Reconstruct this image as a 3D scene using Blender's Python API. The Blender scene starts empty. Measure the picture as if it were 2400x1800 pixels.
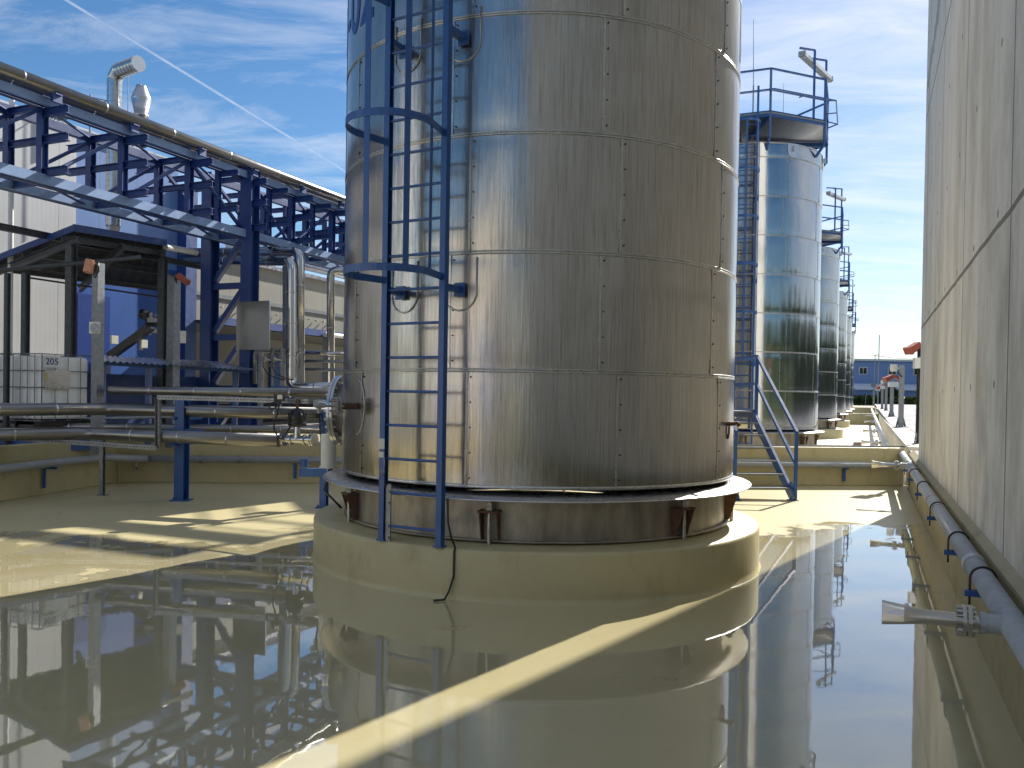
import bpy, math, random
from mathutils import Vector, Matrix
random.seed(7)
PI = math.pi
R_ = math.radians
sc = bpy.context.scene
COL = sc.collection
V = Vector

# ------------------------------------------------------------------ camera model
F = 1950.0; ROLL = 0.0165; PITCH = 0.0122; PX0 = 1200.0; PY0 = 948.0; EYE = 1.725
fw = V((0, math.cos(PITCH), -math.sin(PITCH)))
up0 = V((0, math.sin(PITCH), math.cos(PITCH)))
rt0 = V((1, 0, 0))
rt = rt0 * math.cos(ROLL) + up0 * math.sin(ROLL)
up = up0 * math.cos(ROLL) - rt0 * math.sin(ROLL)
CAM = V((0, 0, EYE))
def ray(px, py):
    return fw + rt * ((px - PX0) / F) - up * ((py - PY0) / F)
def at(px, py, Y):
    d = ray(px, py); return CAM + d * (Y / d.y)
def gz(px, py, z):
    d = ray(px, py); return CAM + d * ((z - EYE) / d.z)

RD = V((0.3926, 0.9197, 0)).normalized()      # direction in which the wall, the rack and the tank row recede
PD = V((-RD.y, RD.x, 0))                       # to the left of it

# ------------------------------------------------------------------ mesh builder
class MB:
    def __init__(s):
        s.v = []; s.f = []; s.sm = []; s.uv = {}
    def face(s, idx, smooth=False, uv=None):
        if uv: s.uv[len(s.f)] = uv
        s.f.append(idx); s.sm.append(smooth)
    def quad(s, a, b, c, d, smooth=False, uv=None):
        n = len(s.v); s.v += [V(a), V(b), V(c), V(d)]; s.face((n, n+1, n+2, n+3), smooth, uv)
    def poly(s, pts):
        n = len(s.v); s.v += [V(p) for p in pts]; s.face(tuple(range(n, n+len(pts))))
    def box(s, c, size, ax=None):
        c = V(c); hx, hy, hz = size[0]/2, size[1]/2, size[2]/2
        if ax is None: ax = (V((1,0,0)), V((0,1,0)), V((0,0,1)))
        n = len(s.v)
        for k in (-1, 1):
            for j in (-1, 1):
                for i in (-1, 1):
                    s.v.append(c + ax[0]*(hx*i) + ax[1]*(hy*j) + ax[2]*(hz*k))
        for q in ((0,2,3,1),(4,5,7,6),(0,1,5,4),(2,6,7,3),(0,4,6,2),(1,3,7,5)):
            s.face(tuple(n+i for i in q))
        return s
    def bbox(s, lo, hi):
        lo = V(lo); hi = V(hi); return s.box((lo+hi)/2, hi-lo)
    def _fr(s, p0, p1, upv):
        d = (p1-p0).normalized(); u = V(upv)
        if abs(d.dot(u)) > .98: u = V((0,1,0)) if abs(d.y) < .9 else V((1,0,0))
        x = d.cross(u).normalized(); u = x.cross(d).normalized()
        return d, x, u
    def beam(s, p0, p1, w, h, upv=(0,0,1)):
        p0 = V(p0); p1 = V(p1); d, x, u = s._fr(p0, p1, upv)
        return s.box((p0+p1)/2, (w, (p1-p0).length, h), (x, d, u))
    def section(s, p0, p1, prof, upv=(0,0,1)):
        p0 = V(p0); p1 = V(p1); d, x, u = s._fr(p0, p1, upv); n = len(s.v); m = len(prof)
        for p in (p0, p1):
            for a, b in prof: s.v.append(p + x*a + u*b)
        for i in range(m):
            j = (i+1) % m; s.face((n+i, n+j, n+m+j, n+m+i))
        s.face(tuple(n+i for i in reversed(range(m)))); s.face(tuple(n+m+i for i in range(m)))
        return s
    def ibeam(s, p0, p1, h, w, t=.012, upv=(0,0,1)):
        a = w/2; b = h/2; c = t/2
        return s.section(p0, p1, [(-a,-b),(a,-b),(a,-b+t),(c,-b+t),(c,b-t),(a,b-t),(a,b),(-a,b),(-a,b-t),(-c,b-t),(-c,-b+t),(-a,-b+t)], upv)
    def channel(s, p0, p1, h, w, t=.008, upv=(0,0,1)):
        a = w/2; b = h/2
        return s.section(p0, p1, [(-a,-b),(a,-b),(a,-b+t),(-a+t,-b+t),(-a+t,b-t),(a,b-t),(a,b),(-a,b)], upv)
    def cyl(s, p0, p1, r0, r1=None, n=16, caps=True, smooth=True):
        if r1 is None: r1 = r0
        p0 = V(p0); p1 = V(p1); d, x, u = s._fr(p0, p1, (0,0,1)); k = len(s.v)
        for p, r in ((p0, r0), (p1, r1)):
            for i in range(n):
                a = 2*PI*i/n; s.v.append(p + x*(r*math.cos(a)) + u*(r*math.sin(a)))
        for i in range(n):
            j = (i+1) % n; s.face((k+i, k+j, k+n+j, k+n+i), smooth)
        if caps:
            for p, r, rev in ((p0, r0, True), (p1, r1, False)):
                if r < 1e-5: continue
                m = len(s.v)
                for i in range(n):
                    a = 2*PI*i/n; s.v.append(p + x*(r*math.cos(a)) + u*(r*math.sin(a)))
                s.face(tuple(m+i for i in (reversed(range(n)) if rev else range(n))))
        return s
    def tube(s, pts, r, n=10, closed=False, caps=True):
        pts = [V(p) for p in pts]; m = len(pts); k = len(s.v)
        rad = r if isinstance(r, (list, tuple)) else [r]*m
        prev = None
        for i, p in enumerate(pts):
            if closed: t = pts[(i+1) % m] - pts[i-1]
            else: t = pts[min(i+1, m-1)] - pts[max(i-1, 0)]
            t.normalize()
            if prev is None:
                a = V((0,0,1)) if abs(t.z) < .9 else V((1,0,0)); x = t.cross(a).normalized()
            else:
                x = (prev - t*prev.dot(t)).normalized()
            prev = x; y = t.cross(x)
            for j in range(n):
                a = 2*PI*j/n; s.v.append(p + x*(rad[i]*math.cos(a)) + y*(rad[i]*math.sin(a)))
        for i in range(m if closed else m-1):
            i2 = (i+1) % m
            for j in range(n):
                j2 = (j+1) % n; s.face((k+i*n+j, k+i*n+j2, k+i2*n+j2, k+i2*n+j), True)
        if caps and not closed:
            s.face(tuple(k+j for j in reversed(range(n)))); s.face(tuple(k+(m-1)*n+j for j in range(n)))
        return s
    def lathe(s, prof, n=48, c=(0,0,0), a0=0, a1=2*PI, smooth=True, uvR=None):
        c = V(c); full = abs(a1-a0-2*PI) < 1e-6; k = len(s.v); m = n if full else n+1; q = len(prof)
        for i in range(m):
            a = a0 + (a1-a0)*i/n
            for r, z in prof: s.v.append(c + V((r*math.sin(a), -r*math.cos(a), z)))
        for i in range(n):
            j = (i+1) % m if full else i+1
            for l in range(q-1):
                uv = None
                if uvR:
                    ua = (a0+(a1-a0)*i/n)*uvR; ub = (a0+(a1-a0)*(i+1)/n)*uvR
                    uv = ((ua, prof[l][1]), (ub, prof[l][1]), (ub, prof[l+1][1]), (ua, prof[l+1][1]))
                s.face((k+i*q+l, k+j*q+l, k+j*q+l+1, k+i*q+l+1), smooth, uv)
        return s
    def prism(s, pts, z0, z1):
        n = len(s.v); m = len(pts)
        for z in (z0, z1):
            for p in pts: s.v.append(V((p[0], p[1], z)))
        for i in range(m):
            j = (i+1) % m; s.face((n+i, n+j, n+m+j, n+m+i))
        s.face(tuple(n+i for i in reversed(range(m)))); s.face(tuple(n+m+i for i in range(m)))
        return s
    def build(s, name, mat, parent=None, base=None, bevel=0, fix=True):
        me = bpy.data.meshes.new(name)
        off = V((0,0,0)) if base is None else V(base)
        me.from_pydata([v - off for v in s.v], [], s.f)
        me.polygons.foreach_set('use_smooth', s.sm)
        if s.uv:
            uvl = me.uv_layers.new(name='UVMap')
            for pi, cs in s.uv.items():
                for li, c in zip(me.polygons[pi].loop_indices, cs): uvl.data[li].uv = c
        if fix and not s.uv:
            import bmesh
            bm = bmesh.new(); bm.from_mesh(me); bmesh.ops.recalc_face_normals(bm, faces=bm.faces[:]); bm.to_mesh(me); bm.free()
        me.materials.append(mat)
        o = bpy.data.objects.new(name, me); COL.objects.link(o)
        if parent is not None: o.parent = parent
        elif base is not None: o.location = off
        if bevel:
            b = o.modifiers.new('bevel', 'BEVEL'); b.width = bevel; b.segments = 2; b.limit_method = 'ANGLE'
        return o

def tag(o, label=None, cat=None, group=None, kind=None):
    if label: o['label'] = label
    if cat: o['category'] = cat
    if group: o['group'] = group
    if kind: o['kind'] = kind
    return o
def empty(name, loc, label, cat, rz=0, group=None):
    o = bpy.data.objects.new(name, None); COL.objects.link(o); o.location = loc; o.rotation_euler = (0,0,rz)
    o.empty_display_size = .2
    return tag(o, label, cat, group)
def copy_tree(o, parent=None):
    c = o.copy(); COL.objects.link(c)
    if parent is not None: c.parent = parent
    for ch in [x for x in list(COL.objects) if x.parent == o]: copy_tree(ch, c)
    return c

def text_mesh(txt, size):
    cu = bpy.data.curves.new('txt', 'FONT'); cu.body = txt; cu.size = size; cu.align_x = 'CENTER'; cu.offset = .012*size; cu.resolution_u = 6
    to = bpy.data.objects.new('txt', cu); COL.objects.link(to)
    dg = bpy.context.evaluated_depsgraph_get(); me = bpy.data.meshes.new_from_object(to.evaluated_get(dg))
    COL.objects.unlink(to); bpy.data.objects.remove(to)
    return me

# ------------------------------------------------------------------ materials
def new_mat(name):
    m = bpy.data.materials.new(name); m.use_nodes = True
    nt = m.node_tree; return m, nt, nt.nodes['Principled BSDF']
def nd(nt, t, **kw):
    n = nt.nodes.new(t)
    for k, v in kw.items(): setattr(n, k, v)
    return n
def noise(nt, coord, scale, detail=4, rough=.6, stretch=None):
    n = nd(nt, 'ShaderNodeTexNoise'); n.inputs['Scale'].default_value = scale; n.inputs['Detail'].default_value = detail; n.inputs['Roughness'].default_value = rough
    if stretch:
        mp = nd(nt, 'ShaderNodeMapping'); mp.inputs['Scale'].default_value = stretch
        nt.links.new(coord, mp.inputs['Vector']); nt.links.new(mp.outputs['Vector'], n.inputs['Vector'])
    else: nt.links.new(coord, n.inputs['Vector'])
    return n.outputs['Fac']
def ramp(nt, fac, stops):
    r = nd(nt, 'ShaderNodeValToRGB'); e = r.color_ramp.elements
    while len(e) < len(stops): e.new(.5)
    for el, (p, c) in zip(e, stops):
        el.position = p; el.color = (c[0], c[1], c[2], 1) if isinstance(c, (tuple, list)) else (c, c, c, 1)
    nt.links.new(fac, r.inputs['Fac']); return r.outputs['Color']
def mixc(nt, fac, a, b, mode='MIX'):
    m = nd(nt, 'ShaderNodeMix', data_type='RGBA', blend_type=mode)
    for s, x in ((m.inputs['Factor'], fac), (m.inputs['A'], a), (m.inputs['B'], b)):
        if hasattr(x, 'is_linked') or hasattr(x, 'links'): nt.links.new(x, s)
        elif isinstance(x, (int, float)): s.default_value = x
        else: s.default_value = (x[0], x[1], x[2], 1)
    return m.outputs['Result']
def math_(nt, op, a, b=None, c=None, clamp=False):
    m = nd(nt, 'ShaderNodeMath', operation=op); m.use_clamp = clamp
    for i, x in enumerate((a, b, c)):
        if x is None: continue
        if isinstance(x, (int, float)): m.inputs[i].default_value = x
        else: nt.links.new(x, m.inputs[i])
    return m.outputs[0]
def bump(nt, bs, h, strength=.3, dist=.01):
    b = nd(nt, 'ShaderNodeBump'); b.inputs['Strength'].default_value = strength; b.inputs['Distance'].default_value = dist
    nt.links.new(h, b.inputs['Height']); nt.links.new(b.outputs['Normal'], bs.inputs['Normal']); return b
def coords(nt, which='Object'):
    return nd(nt, 'ShaderNodeTexCoord').outputs[which]
def geo_pos(nt):
    return nd(nt, 'ShaderNodeNewGeometry').outputs['Position']

def simple(name, col, rough=.5, metal=0, var=.15, scale=3, bmp=0, bscale=40, spec=.5, coat=0, stretch=None):
    m, nt, b = new_mat(name); co = geo_pos(nt)
    n = noise(nt, co, scale, 5, .65, stretch)
    c = ramp(nt, n, [(.3, tuple(x*(1-var) for x in col)), (.7, tuple(min(1, x*(1+var)) for x in col))])
    nt.links.new(c, b.inputs['Base Color'])
    rr = ramp(nt, noise(nt, co, scale*2.3, 3), [(.3, max(.02, rough*.8)), (.75, min(1, rough*1.25))])
    nt.links.new(rr, b.inputs['Roughness']); b.inputs['Metallic'].default_value = metal
    b.inputs['Specular IOR Level'].default_value = spec; b.inputs['Coat Weight'].default_value = coat
    if bmp: bump(nt, b, noise(nt, co, bscale, 4), bmp, .004)
    return m

def clad_mat(name, base, rough, streak=1.0, dull=.28, bmp=.55):
    m, nt, b = new_mat(name); uv = nd(nt, 'ShaderNodeUVMap').outputs['UV']
    fine = noise(nt, uv, 1, 3, .7, (170, 2.2, 1)); mid = noise(nt, uv, 1, 4, .6, (22, .45, 1)); big = noise(nt, uv, 1, 3, .55, (2.4, .55, 1))
    dirt = noise(nt, uv, 1, 6, .78, (62, 1.5, 1)); cloud = noise(nt, uv, 1, 5, .6, (1.6, 1.1, 1))
    c = ramp(nt, mid, [(.25, tuple(x*.84 for x in base)), (.75, base)])
    c = mixc(nt, ramp(nt, dirt, [(.46, 0.0), (.70, .75*streak)]), c, (base[0]*.42, base[1]*.385, base[2]*.34))
    c = mixc(nt, ramp(nt, cloud, [(.45, 0.0), (.8, .35)]), c, (base[0]*.66, base[1]*.61, base[2]*.54))
    nt.links.new(c, b.inputs['Base Color']); b.inputs['Metallic'].default_value = 1
    r1 = ramp(nt, big, [(.3, rough*.72), (.7, rough*1.25)])
    r2 = ramp(nt, fine, [(.3, .0), (.75, .10*streak)])
    nt.links.new(mixc(nt, 1.0, r1, r2, 'ADD'), b.inputs['Roughness'])
    h = math_(nt, 'ADD', math_(nt, 'MULTIPLY', fine, .10), math_(nt, 'ADD', math_(nt, 'MULTIPLY', mid, .35), math_(nt, 'MULTIPLY', big, 2.2)))
    bp = bump(nt, b, h, bmp, .011)
    b2 = nd(nt, 'ShaderNodeBsdfPrincipled'); b2.inputs['Metallic'].default_value = 1; b2.inputs['Roughness'].default_value = .62
    nt.links.new(c, b2.inputs['Base Color']); nt.links.new(bp.outputs['Normal'], b2.inputs['Normal'])
    mx = nd(nt, 'ShaderNodeMixShader'); mx.inputs[0].default_value = dull
    nt.links.new(b.outputs[0], mx.inputs[1]); nt.links.new(b2.outputs[0], mx.inputs[2]); nt.links.new(mx.outputs[0], nt.nodes['Material Output'].inputs['Surface'])
    return m

M = {}
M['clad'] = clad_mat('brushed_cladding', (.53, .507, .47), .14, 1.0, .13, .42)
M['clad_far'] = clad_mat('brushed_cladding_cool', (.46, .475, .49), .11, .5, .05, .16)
M['skirt'] = simple('stained_steel', (.36, .325, .275), .48, .7, .35, 2.2, .2, 60, stretch=(2.5, 2.5, .8))
M['plate'] = simple('drip_plate_aluminium', (.60, .59, .59), .30, .9, .1, 4)
M['rust'] = simple('rusted_bracket', (.14, .075, .05), .8, .2, .4, 25, .3, 80)
M['zinc'] = simple('zinc_bolts', (.48, .46, .42), .4, .9, .2, 30)
M['blue'] = simple('blue_paint', (.014, .082, .285), .38, 0, .10, 6, .05, 60, spec=.7)
M['blue_deep'] = simple('rack_blue_paint', (.008, .046, .215), .5, 0, .14, 3, .05, 40, spec=.9)
M['galv'] = simple('galvanised_steel', (.27, .285, .30), .45, .75, .22, 14, .05, 60)
M['galv_shaded'] = simple('shaded_galvanised_steel', (.105, .115, .125), .55, .5, .2, 10)  # galvanised steel darkened to paint in the shade around the canopy
M['pipe_clad'] = simple('pipe_cladding', (.27, .26, .25), .34, 1, .12, 1.2, .06, 5)
M['stainless'] = simple('stainless_pipe', (.55, .545, .53), .20, 1, .06, .7)
M['pvc'] = simple('grey_pipe', (.36, .38, .395), .38, 0, .14, 8, .03, 50)
M['black'] = simple('black_plastic', (.012, .012, .013), .35, 0, .2, 10)
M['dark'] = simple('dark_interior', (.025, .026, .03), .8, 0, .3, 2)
M['white'] = simple('white_plastic', (.74, .74, .71), .4, 0, .06, 4)
M['orange'] = simple('red_orange_housing', (.34, .085, .05), .5, 0, .12, 20)
M['flesh'] = simple('faded_orange_housing', (.62, .30, .18), .5, 0, .12, 20)
M['asphalt'] = simple('asphalt', (.20, .20, .21), .85, 0, .12, .6, .3, 60)
M['gravel'] = simple('yard_concrete', (.30, .29, .27), .85, 0, .15, .5, .2, 30)
M['foliage'] = simple('leaves', (.055, .085, .022), .6, 0, .45, 3)
M['foliage_light'] = simple('grass_leaves', (.14, .17, .045), .6, 0, .35, 3)
M['bark'] = simple('bark', (.09, .065, .045), .9, 0, .3, 8)
M['glass'] = simple('window_glass', (.02, .022, .026), .06, 0, .1, 1, spec=.8)
M['tray'] = simple('cable_tray_cover', (.22, .33, .56), .5, .1, .1, 5)
def chip(m):
    nt = m.node_tree; b = nt.nodes['Principled BSDF']; src = b.inputs['Base Color'].links[0].from_socket
    n = noise(nt, geo_pos(nt), 21, 5, .8); f = ramp(nt, n, [(.655, 0.0), (.69, .75)])
    nt.links.new(mixc(nt, f, src, (.20, .19, .17)), b.inputs['Base Color'])
    f2 = ramp(nt, noise(nt, geo_pos(nt), 2.2, 5, .65), [(.5, 0.0), (.75, .35)])
    nt.links.new(mixc(nt, f2, b.inputs['Base Color'].links[0].from_socket, (.05, .12, .24)), b.inputs['Base Color'])
chip(M['blue'])
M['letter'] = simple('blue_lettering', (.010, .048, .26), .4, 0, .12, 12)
M['bottle'] = simple('milky_plastic', (.88, .88, .85), .35, 0, .04, 3)
M['sticker'] = simple('paper_label', (.68, .67, .58), .6, 0, .08, 14)
M['sealant'] = simple('seam_bead', (.52, .51, .48), .3, 1, .15, 8)
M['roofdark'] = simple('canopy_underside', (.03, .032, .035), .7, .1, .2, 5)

def beige(name, base, rough_lo, rough_hi, wet):
    m, nt, b = new_mat(name); p = geo_pos(nt)
    n1 = noise(nt, p, .55, 5, .6); n2 = noise(nt, p, 5.5, 5, .7); n3 = noise(nt, p, 38, 3, .7)
    c = ramp(nt, n1, [(.3, tuple(x*.93 for x in base)), (.7, tuple(min(1, x*1.04) for x in base))])
    c = mixc(nt, ramp(nt, n2, [(.55, 0.0), (.85, .22)]), c, (base[0]*.62, base[1]*.58, base[2]*.5))
    c = mixc(nt, ramp(nt, n3, [(.68, 0.0), (.82, .3)]), c, (base[0]*.5, base[1]*.46, base[2]*.4))
    nt.links.new(c, b.inputs['Base Color'])
    if wet:
        # a film of water lies over most of the floor; its patchy edge dries to matt paint
        w = noise(nt, p, .55, 6, .58)
        sx = nd(nt, 'ShaderNodeSeparateXYZ'); nt.links.new(p, sx.inputs[0])
        edge = math_(nt, 'SUBTRACT', math_(nt, 'MULTIPLY_ADD', sx.outputs['X'], .17, 10.1), sx.outputs['Y'])
        wet_f = math_(nt, 'ADD', math_(nt, 'MULTIPLY', w, 1.0), math_(nt, 'MULTIPLY', edge, .12))
        isl = noise(nt, p, 1.1, 5, .6); isl_m = ramp(nt, isl, [(.66, 1.0), (.675, .25)])
        wm = math_(nt, 'MULTIPLY', ramp(nt, wet_f, [(.47, 0.0), (.50, 1.0)]), isl_m)
        rim = math_(nt, 'MAXIMUM', ramp(nt, wet_f, [(.448, 0.0), (.466, 1.0), (.486, 0.0)]), ramp(nt, isl, [(.652, 0.0), (.664, 1.0), (.682, 0.0)]))
        c = mixc(nt, math_(nt, 'MULTIPLY', rim, .35), c, (base[0]*.45, base[1]*.43, base[2]*.42))
        nt.links.new(ramp(nt, wm, [(0, rough_hi), (1, rough_lo)]), b.inputs['Roughness'])
        nt.links.new(ramp(nt, wm, [(0, .28), (1, .5)]), b.inputs['Specular IOR Level'])
        cw = math_(nt, 'MULTIPLY', wm, 1.0); nt.links.new(cw, b.inputs['Coat Weight']); b.inputs['Coat IOR'].default_value = 1.5
        b.inputs['Coat Roughness'].default_value = .012
        cb = mixc(nt, math_(nt, 'MULTIPLY', wm, .0), c, (base[0]*.42, base[1]*.42, base[2]*.40)); nt.links.new(cb, b.inputs['Base Color'])
        hh = math_(nt, 'ADD', math_(nt, 'MULTIPLY', noise(nt, p, 1.6, 3, .5), 1.0), math_(nt, 'MULTIPLY', noise(nt, p, 9, 3, .5), .05))
        bb = bump(nt, b, hh, .045, .02)
        nt.links.new(bb.outputs['Normal'], b.inputs['Coat Normal'])
    else:
        sp_ = noise(nt, p, 1, 6, .7, (2.6, 2.6, 1.3)); c = mixc(nt, ramp(nt, sp_, [(.52, 0.0), (.7, .5)]), c, (base[0]*.62, base[1]*.57, base[2]*.5))
        ck = noise(nt, p, 1, 6, .8, (7, 7, 3)); c = mixc(nt, ramp(nt, ck, [(.66, 0.0), (.72, .5)]), c, (base[0]*.4, base[1]*.36, base[2]*.32))
        nt.links.new(c, b.inputs['Base Color'])
        rr = ramp(nt, n2, [(.3, rough_lo), (.7, rough_hi)]); nt.links.new(rr, b.inputs['Roughness'])
        bump(nt, b, math_(nt, 'ADD', n3, math_(nt, 'MULTIPLY', n2, 2)), .18, .004)
    return m
M['floor'] = beige('wet_floor_paint', (.55, .48, .275), .03, .40, True)
M['beige'] = beige('beige_wall_paint', (.52, .455, .255), .32, .6, False)
M['beige_dry'] = beige('pale_floor_paint', (.78, .70, .54), .4, .7, False)
M['coping'] = beige('stained_coping_paint', (.33, .285, .155), .5, .75, False)
M['kerb'] = beige('pale_kerb_paint', (.74, .70, .56), .6, .8, False)

def concrete_mat():
    m, nt, b = new_mat('silo_concrete'); co = coords(nt)      # object space: x along the wall, z up
    s = nd(nt, 'ShaderNodeSeparateXYZ'); nt.links.new(co, s.inputs[0]); u = s.outputs['X']; z = s.outputs['Z']
    base = (.84, .81, .74)
    big = noise(nt, co, .35, 5, .6); st = noise(nt, co, 1, 6, .68, (.75, .75, .34)); st2 = noise(nt, co, 1, 8, .74, (1.7, 1.7, .75)); fine = noise(nt, co, 1, 5, .75, (9, 9, 16))
    c = ramp(nt, big, [(.3, tuple(x*.9 for x in base)), (.7, tuple(x*1.1 for x in base))])
    c = mixc(nt, ramp(nt, st, [(.52, 0.0), (.74, .42)]), c, (.26, .245, .215))
    lowz = nd(nt, 'ShaderNodeMapRange'); nt.links.new(z, lowz.inputs['Value']); lowz.inputs['From Min'].default_value = 6.5; lowz.inputs['From Max'].default_value = 1.0
    c = mixc(nt, math_(nt, 'MULTIPLY', ramp(nt, st2, [(.45, 0.0), (.66, .52)]), math_(nt, 'MULTIPLY_ADD', lowz.outputs[0], .75, .25)), c, (.20, .185, .155))
    c = mixc(nt, ramp(nt, noise(nt, co, 1, 5, .6, (.9, .9, .3)), [(.53, 0.0), (.72, .5)]), c, (.46, .38, .27))
    c = mixc(nt, ramp(nt, fine, [(.58, 0.0), (.74, .45)]), c, (.22, .20, .17))
    # pour joints, panel joints, tie holes, sloping leak stain
    def line(x, period, off, w):
        t = math_(nt, 'PINGPONG', math_(nt, 'ADD', x, off), period/2); return math_(nt, 'LESS_THAN', t, w)
    wob = math_(nt, 'MULTIPLY', math_(nt, 'SUBTRACT', noise(nt, co, 1.3, 3), .5), .05)
    jz = line(math_(nt, 'ADD', z, wob), 3.49, -2.96+3.49*3, .022); ju = line(u, 2.9, .95, .02)
    j = math_(nt, 'MAXIMUM', math_(nt, 'MULTIPLY', jz, .8), math_(nt, 'MULTIPLY', ju, .85))
    c = mixc(nt, j, c, (.10, .075, .05))
    blot = noise(nt, co, .9, 7, .72, (1, 1, .8)); c = mixc(nt, ramp(nt, blot, [(.52, 0.0), (.70, .32)]), c, (.32, .30, .26))
    hu = math_(nt, 'PINGPONG', math_(nt, 'ADD', u, .35), .725); hz = math_(nt, 'PINGPONG', math_(nt, 'ADD', z, .55), .6)
    hole = math_(nt, 'LESS_THAN', math_(nt, 'ADD', math_(nt, 'POWER', hu, 2.0), math_(nt, 'POWER', hz, 2.0)), .0010)
    c = mixc(nt, math_(nt, 'MULTIPLY', hole, .85), c, (.03, .028, .025))
    pu = math_(nt, 'PINGPONG', math_(nt, 'ADD', u, 1.2), 2.9)
    cell = nd(nt, 'ShaderNodeTexWhiteNoise', noise_dimensions='2D')
    cv = nd(nt, 'ShaderNodeCombineXYZ'); nt.links.new(math_(nt, 'FLOOR', math_(nt, 'DIVIDE', math_(nt, 'ADD', u, .95), 2.9)), cv.inputs[0]); nt.links.new(math_(nt, 'FLOOR', math_(nt, 'DIVIDE', math_(nt, 'SUBTRACT', z, 2.96), 3.49)), cv.inputs[1])
    nt.links.new(cv.outputs[0], cell.inputs['Vector'])
    c = mixc(nt, .35, c, ramp(nt, cell.outputs['Value'], [(0, .75), (1, 1.0)]), 'MULTIPLY')
    # leak that runs obliquely down from the upper pour
    e = math_(nt, 'ADD', math_(nt, 'SUBTRACT', z, math_(nt, 'MULTIPLY_ADD', u, -.16, 6.9)), math_(nt, 'MULTIPLY', math_(nt, 'SUBTRACT', noise(nt, co, 1.8, 4), .5), .9))
    leak = math_(nt, 'MULTIPLY', math_(nt, 'LESS_THAN', math_(nt, 'ABSOLUTE', e), .16), .55)
    c = mixc(nt, leak, c, (.20, .155, .10))
    nt.links.new(c, b.inputs['Base Color']); b.inputs['Roughness'].default_value = .75
    bump(nt, b, math_(nt, 'SUBTRACT', math_(nt, 'ADD', fine, math_(nt, 'MULTIPLY', st2, .6)), math_(nt, 'MULTIPLY', math_(nt, 'MAXIMUM', j, hole), 4)), .35, .006)
    return m
M['concrete'] = concrete_mat()

def panel_mat(name, base, period=1.0, rib=.1, rough=.42, along=None):
    """coated sandwich panels: joints every metre and fine micro-ribs, measured along the wall"""
    m, nt, b = new_mat(name); co = geo_pos(nt)
    d = nd(nt, 'ShaderNodeVectorMath', operation='DOT_PRODUCT'); nt.links.new(co, d.inputs[0]); d.inputs[1].default_value = along or RD
    u = d.outputs['Value']
    j = math_(nt, 'LESS_THAN', math_(nt, 'PINGPONG', u, period/2), .007)
    n = noise(nt, co, .8, 4); c = ramp(nt, n, [(.3, tuple(x*.9 for x in base)), (.7, tuple(min(1, x*1.06) for x in base))])
    c = mixc(nt, ramp(nt, noise(nt, co, 1, 5, .7, (4, 4, .3)), [(.55, 0.0), (.8, .3)]), c, tuple(x*.7 for x in base))
    c = mixc(nt, math_(nt, 'MULTIPLY', j, .6), c, tuple(x*.3 for x in base))
    nt.links.new(c, b.inputs['Base Color']); b.inputs['Roughness'].default_value = rough
    w = math_(nt, 'PINGPONG', u, rib/2)
    bump(nt, b, math_(nt, 'SUBTRACT', math_(nt, 'MULTIPLY', w, 10), math_(nt, 'MULTIPLY', j, 2)), .25, .004)
    return m
M['p_grey'] = panel_mat('pale_panels', (.58, .59, .60))
M['p_blue'] = panel_mat('blue_panels', (.030, .105, .38))
M['p_blue_skylit'] = panel_mat('skylit_blue_panels', (.15, .26, .53))  # blue panels paled to paint in sky light on the upper wall
M['p_cream'] = panel_mat('cream_panels', (.36, .35, .30), 1.0, .12)
M['p_farblue'] = panel_mat('far_blue_panels', (.17, .25, .46), 3.0, .3, .5, V((1, .1, 0)))
M['p_hall'] = panel_mat('hall_panels', (.62, .58, .50), 1.2, .2, .6, V((1, 0, 0)))

# ------------------------------------------------------------------ world, sun, camera
SUN_AZ = R_(36.6); SUN_EL = R_(35.0)
SD = V((math.sin(SUN_AZ)*math.cos(SUN_EL), math.cos(SUN_AZ)*math.cos(SUN_EL), math.sin(SUN_EL)))
w = bpy.data.worlds.new('World'); sc.world = w; w.use_nodes = True
nt = w.node_tree; bg = nt.nodes['Background']
sky = nd(nt, 'ShaderNodeTexSky', sky_type='NISHITA'); sky.sun_disc = False; sky.sun_elevation = SUN_EL; sky.sun_rotation = SUN_AZ
sky.air_density = 1.0; sky.dust_density = .25; sky.ozone_density = 3.0
dirv = nd(nt, 'ShaderNodeTexCoord').outputs['Generated']
sp = nd(nt, 'ShaderNodeSeparateXYZ'); nt.links.new(dirv, sp.inputs[0])
zz = math_(nt, 'ADD', math_(nt, 'MAXIMUM', sp.outputs['Z'], 0.0), .10)
cv = nd(nt, 'ShaderNodeCombineXYZ'); nt.links.new(math_(nt, 'DIVIDE', sp.outputs['X'], zz), cv.inputs[0]); nt.links.new(math_(nt, 'DIVIDE', sp.outputs['Y'], zz), cv.inputs[1])
def wnoise(scale, detail, rough, st, rot=0, dist=0):
    mp = nd(nt, 'ShaderNodeMapping'); mp.inputs['Scale'].default_value = st; mp.inputs['Rotation'].default_value = (0, 0, rot); nt.links.new(cv.outputs[0], mp.inputs['Vector'])
    n = nd(nt, 'ShaderNodeTexNoise'); n.inputs['Scale'].default_value = scale; n.inputs['Detail'].default_value = detail; n.inputs['Roughness'].default_value = rough; n.inputs['Distortion'].default_value = dist
    nt.links.new(mp.outputs[0], n.inputs['Vector']); return n.outputs['Fac']
wisps = wnoise(1.7, 9, .66, (1.0, 2.6, 1), .5, .5); veil = wnoise(.55, 5, .55, (1, 1.5, 1), .2, .2)
cl = math_(nt, 'ADD', math_(nt, 'MULTIPLY', wisps, .70), math_(nt, 'MULTIPLY', veil, .41))
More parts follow.
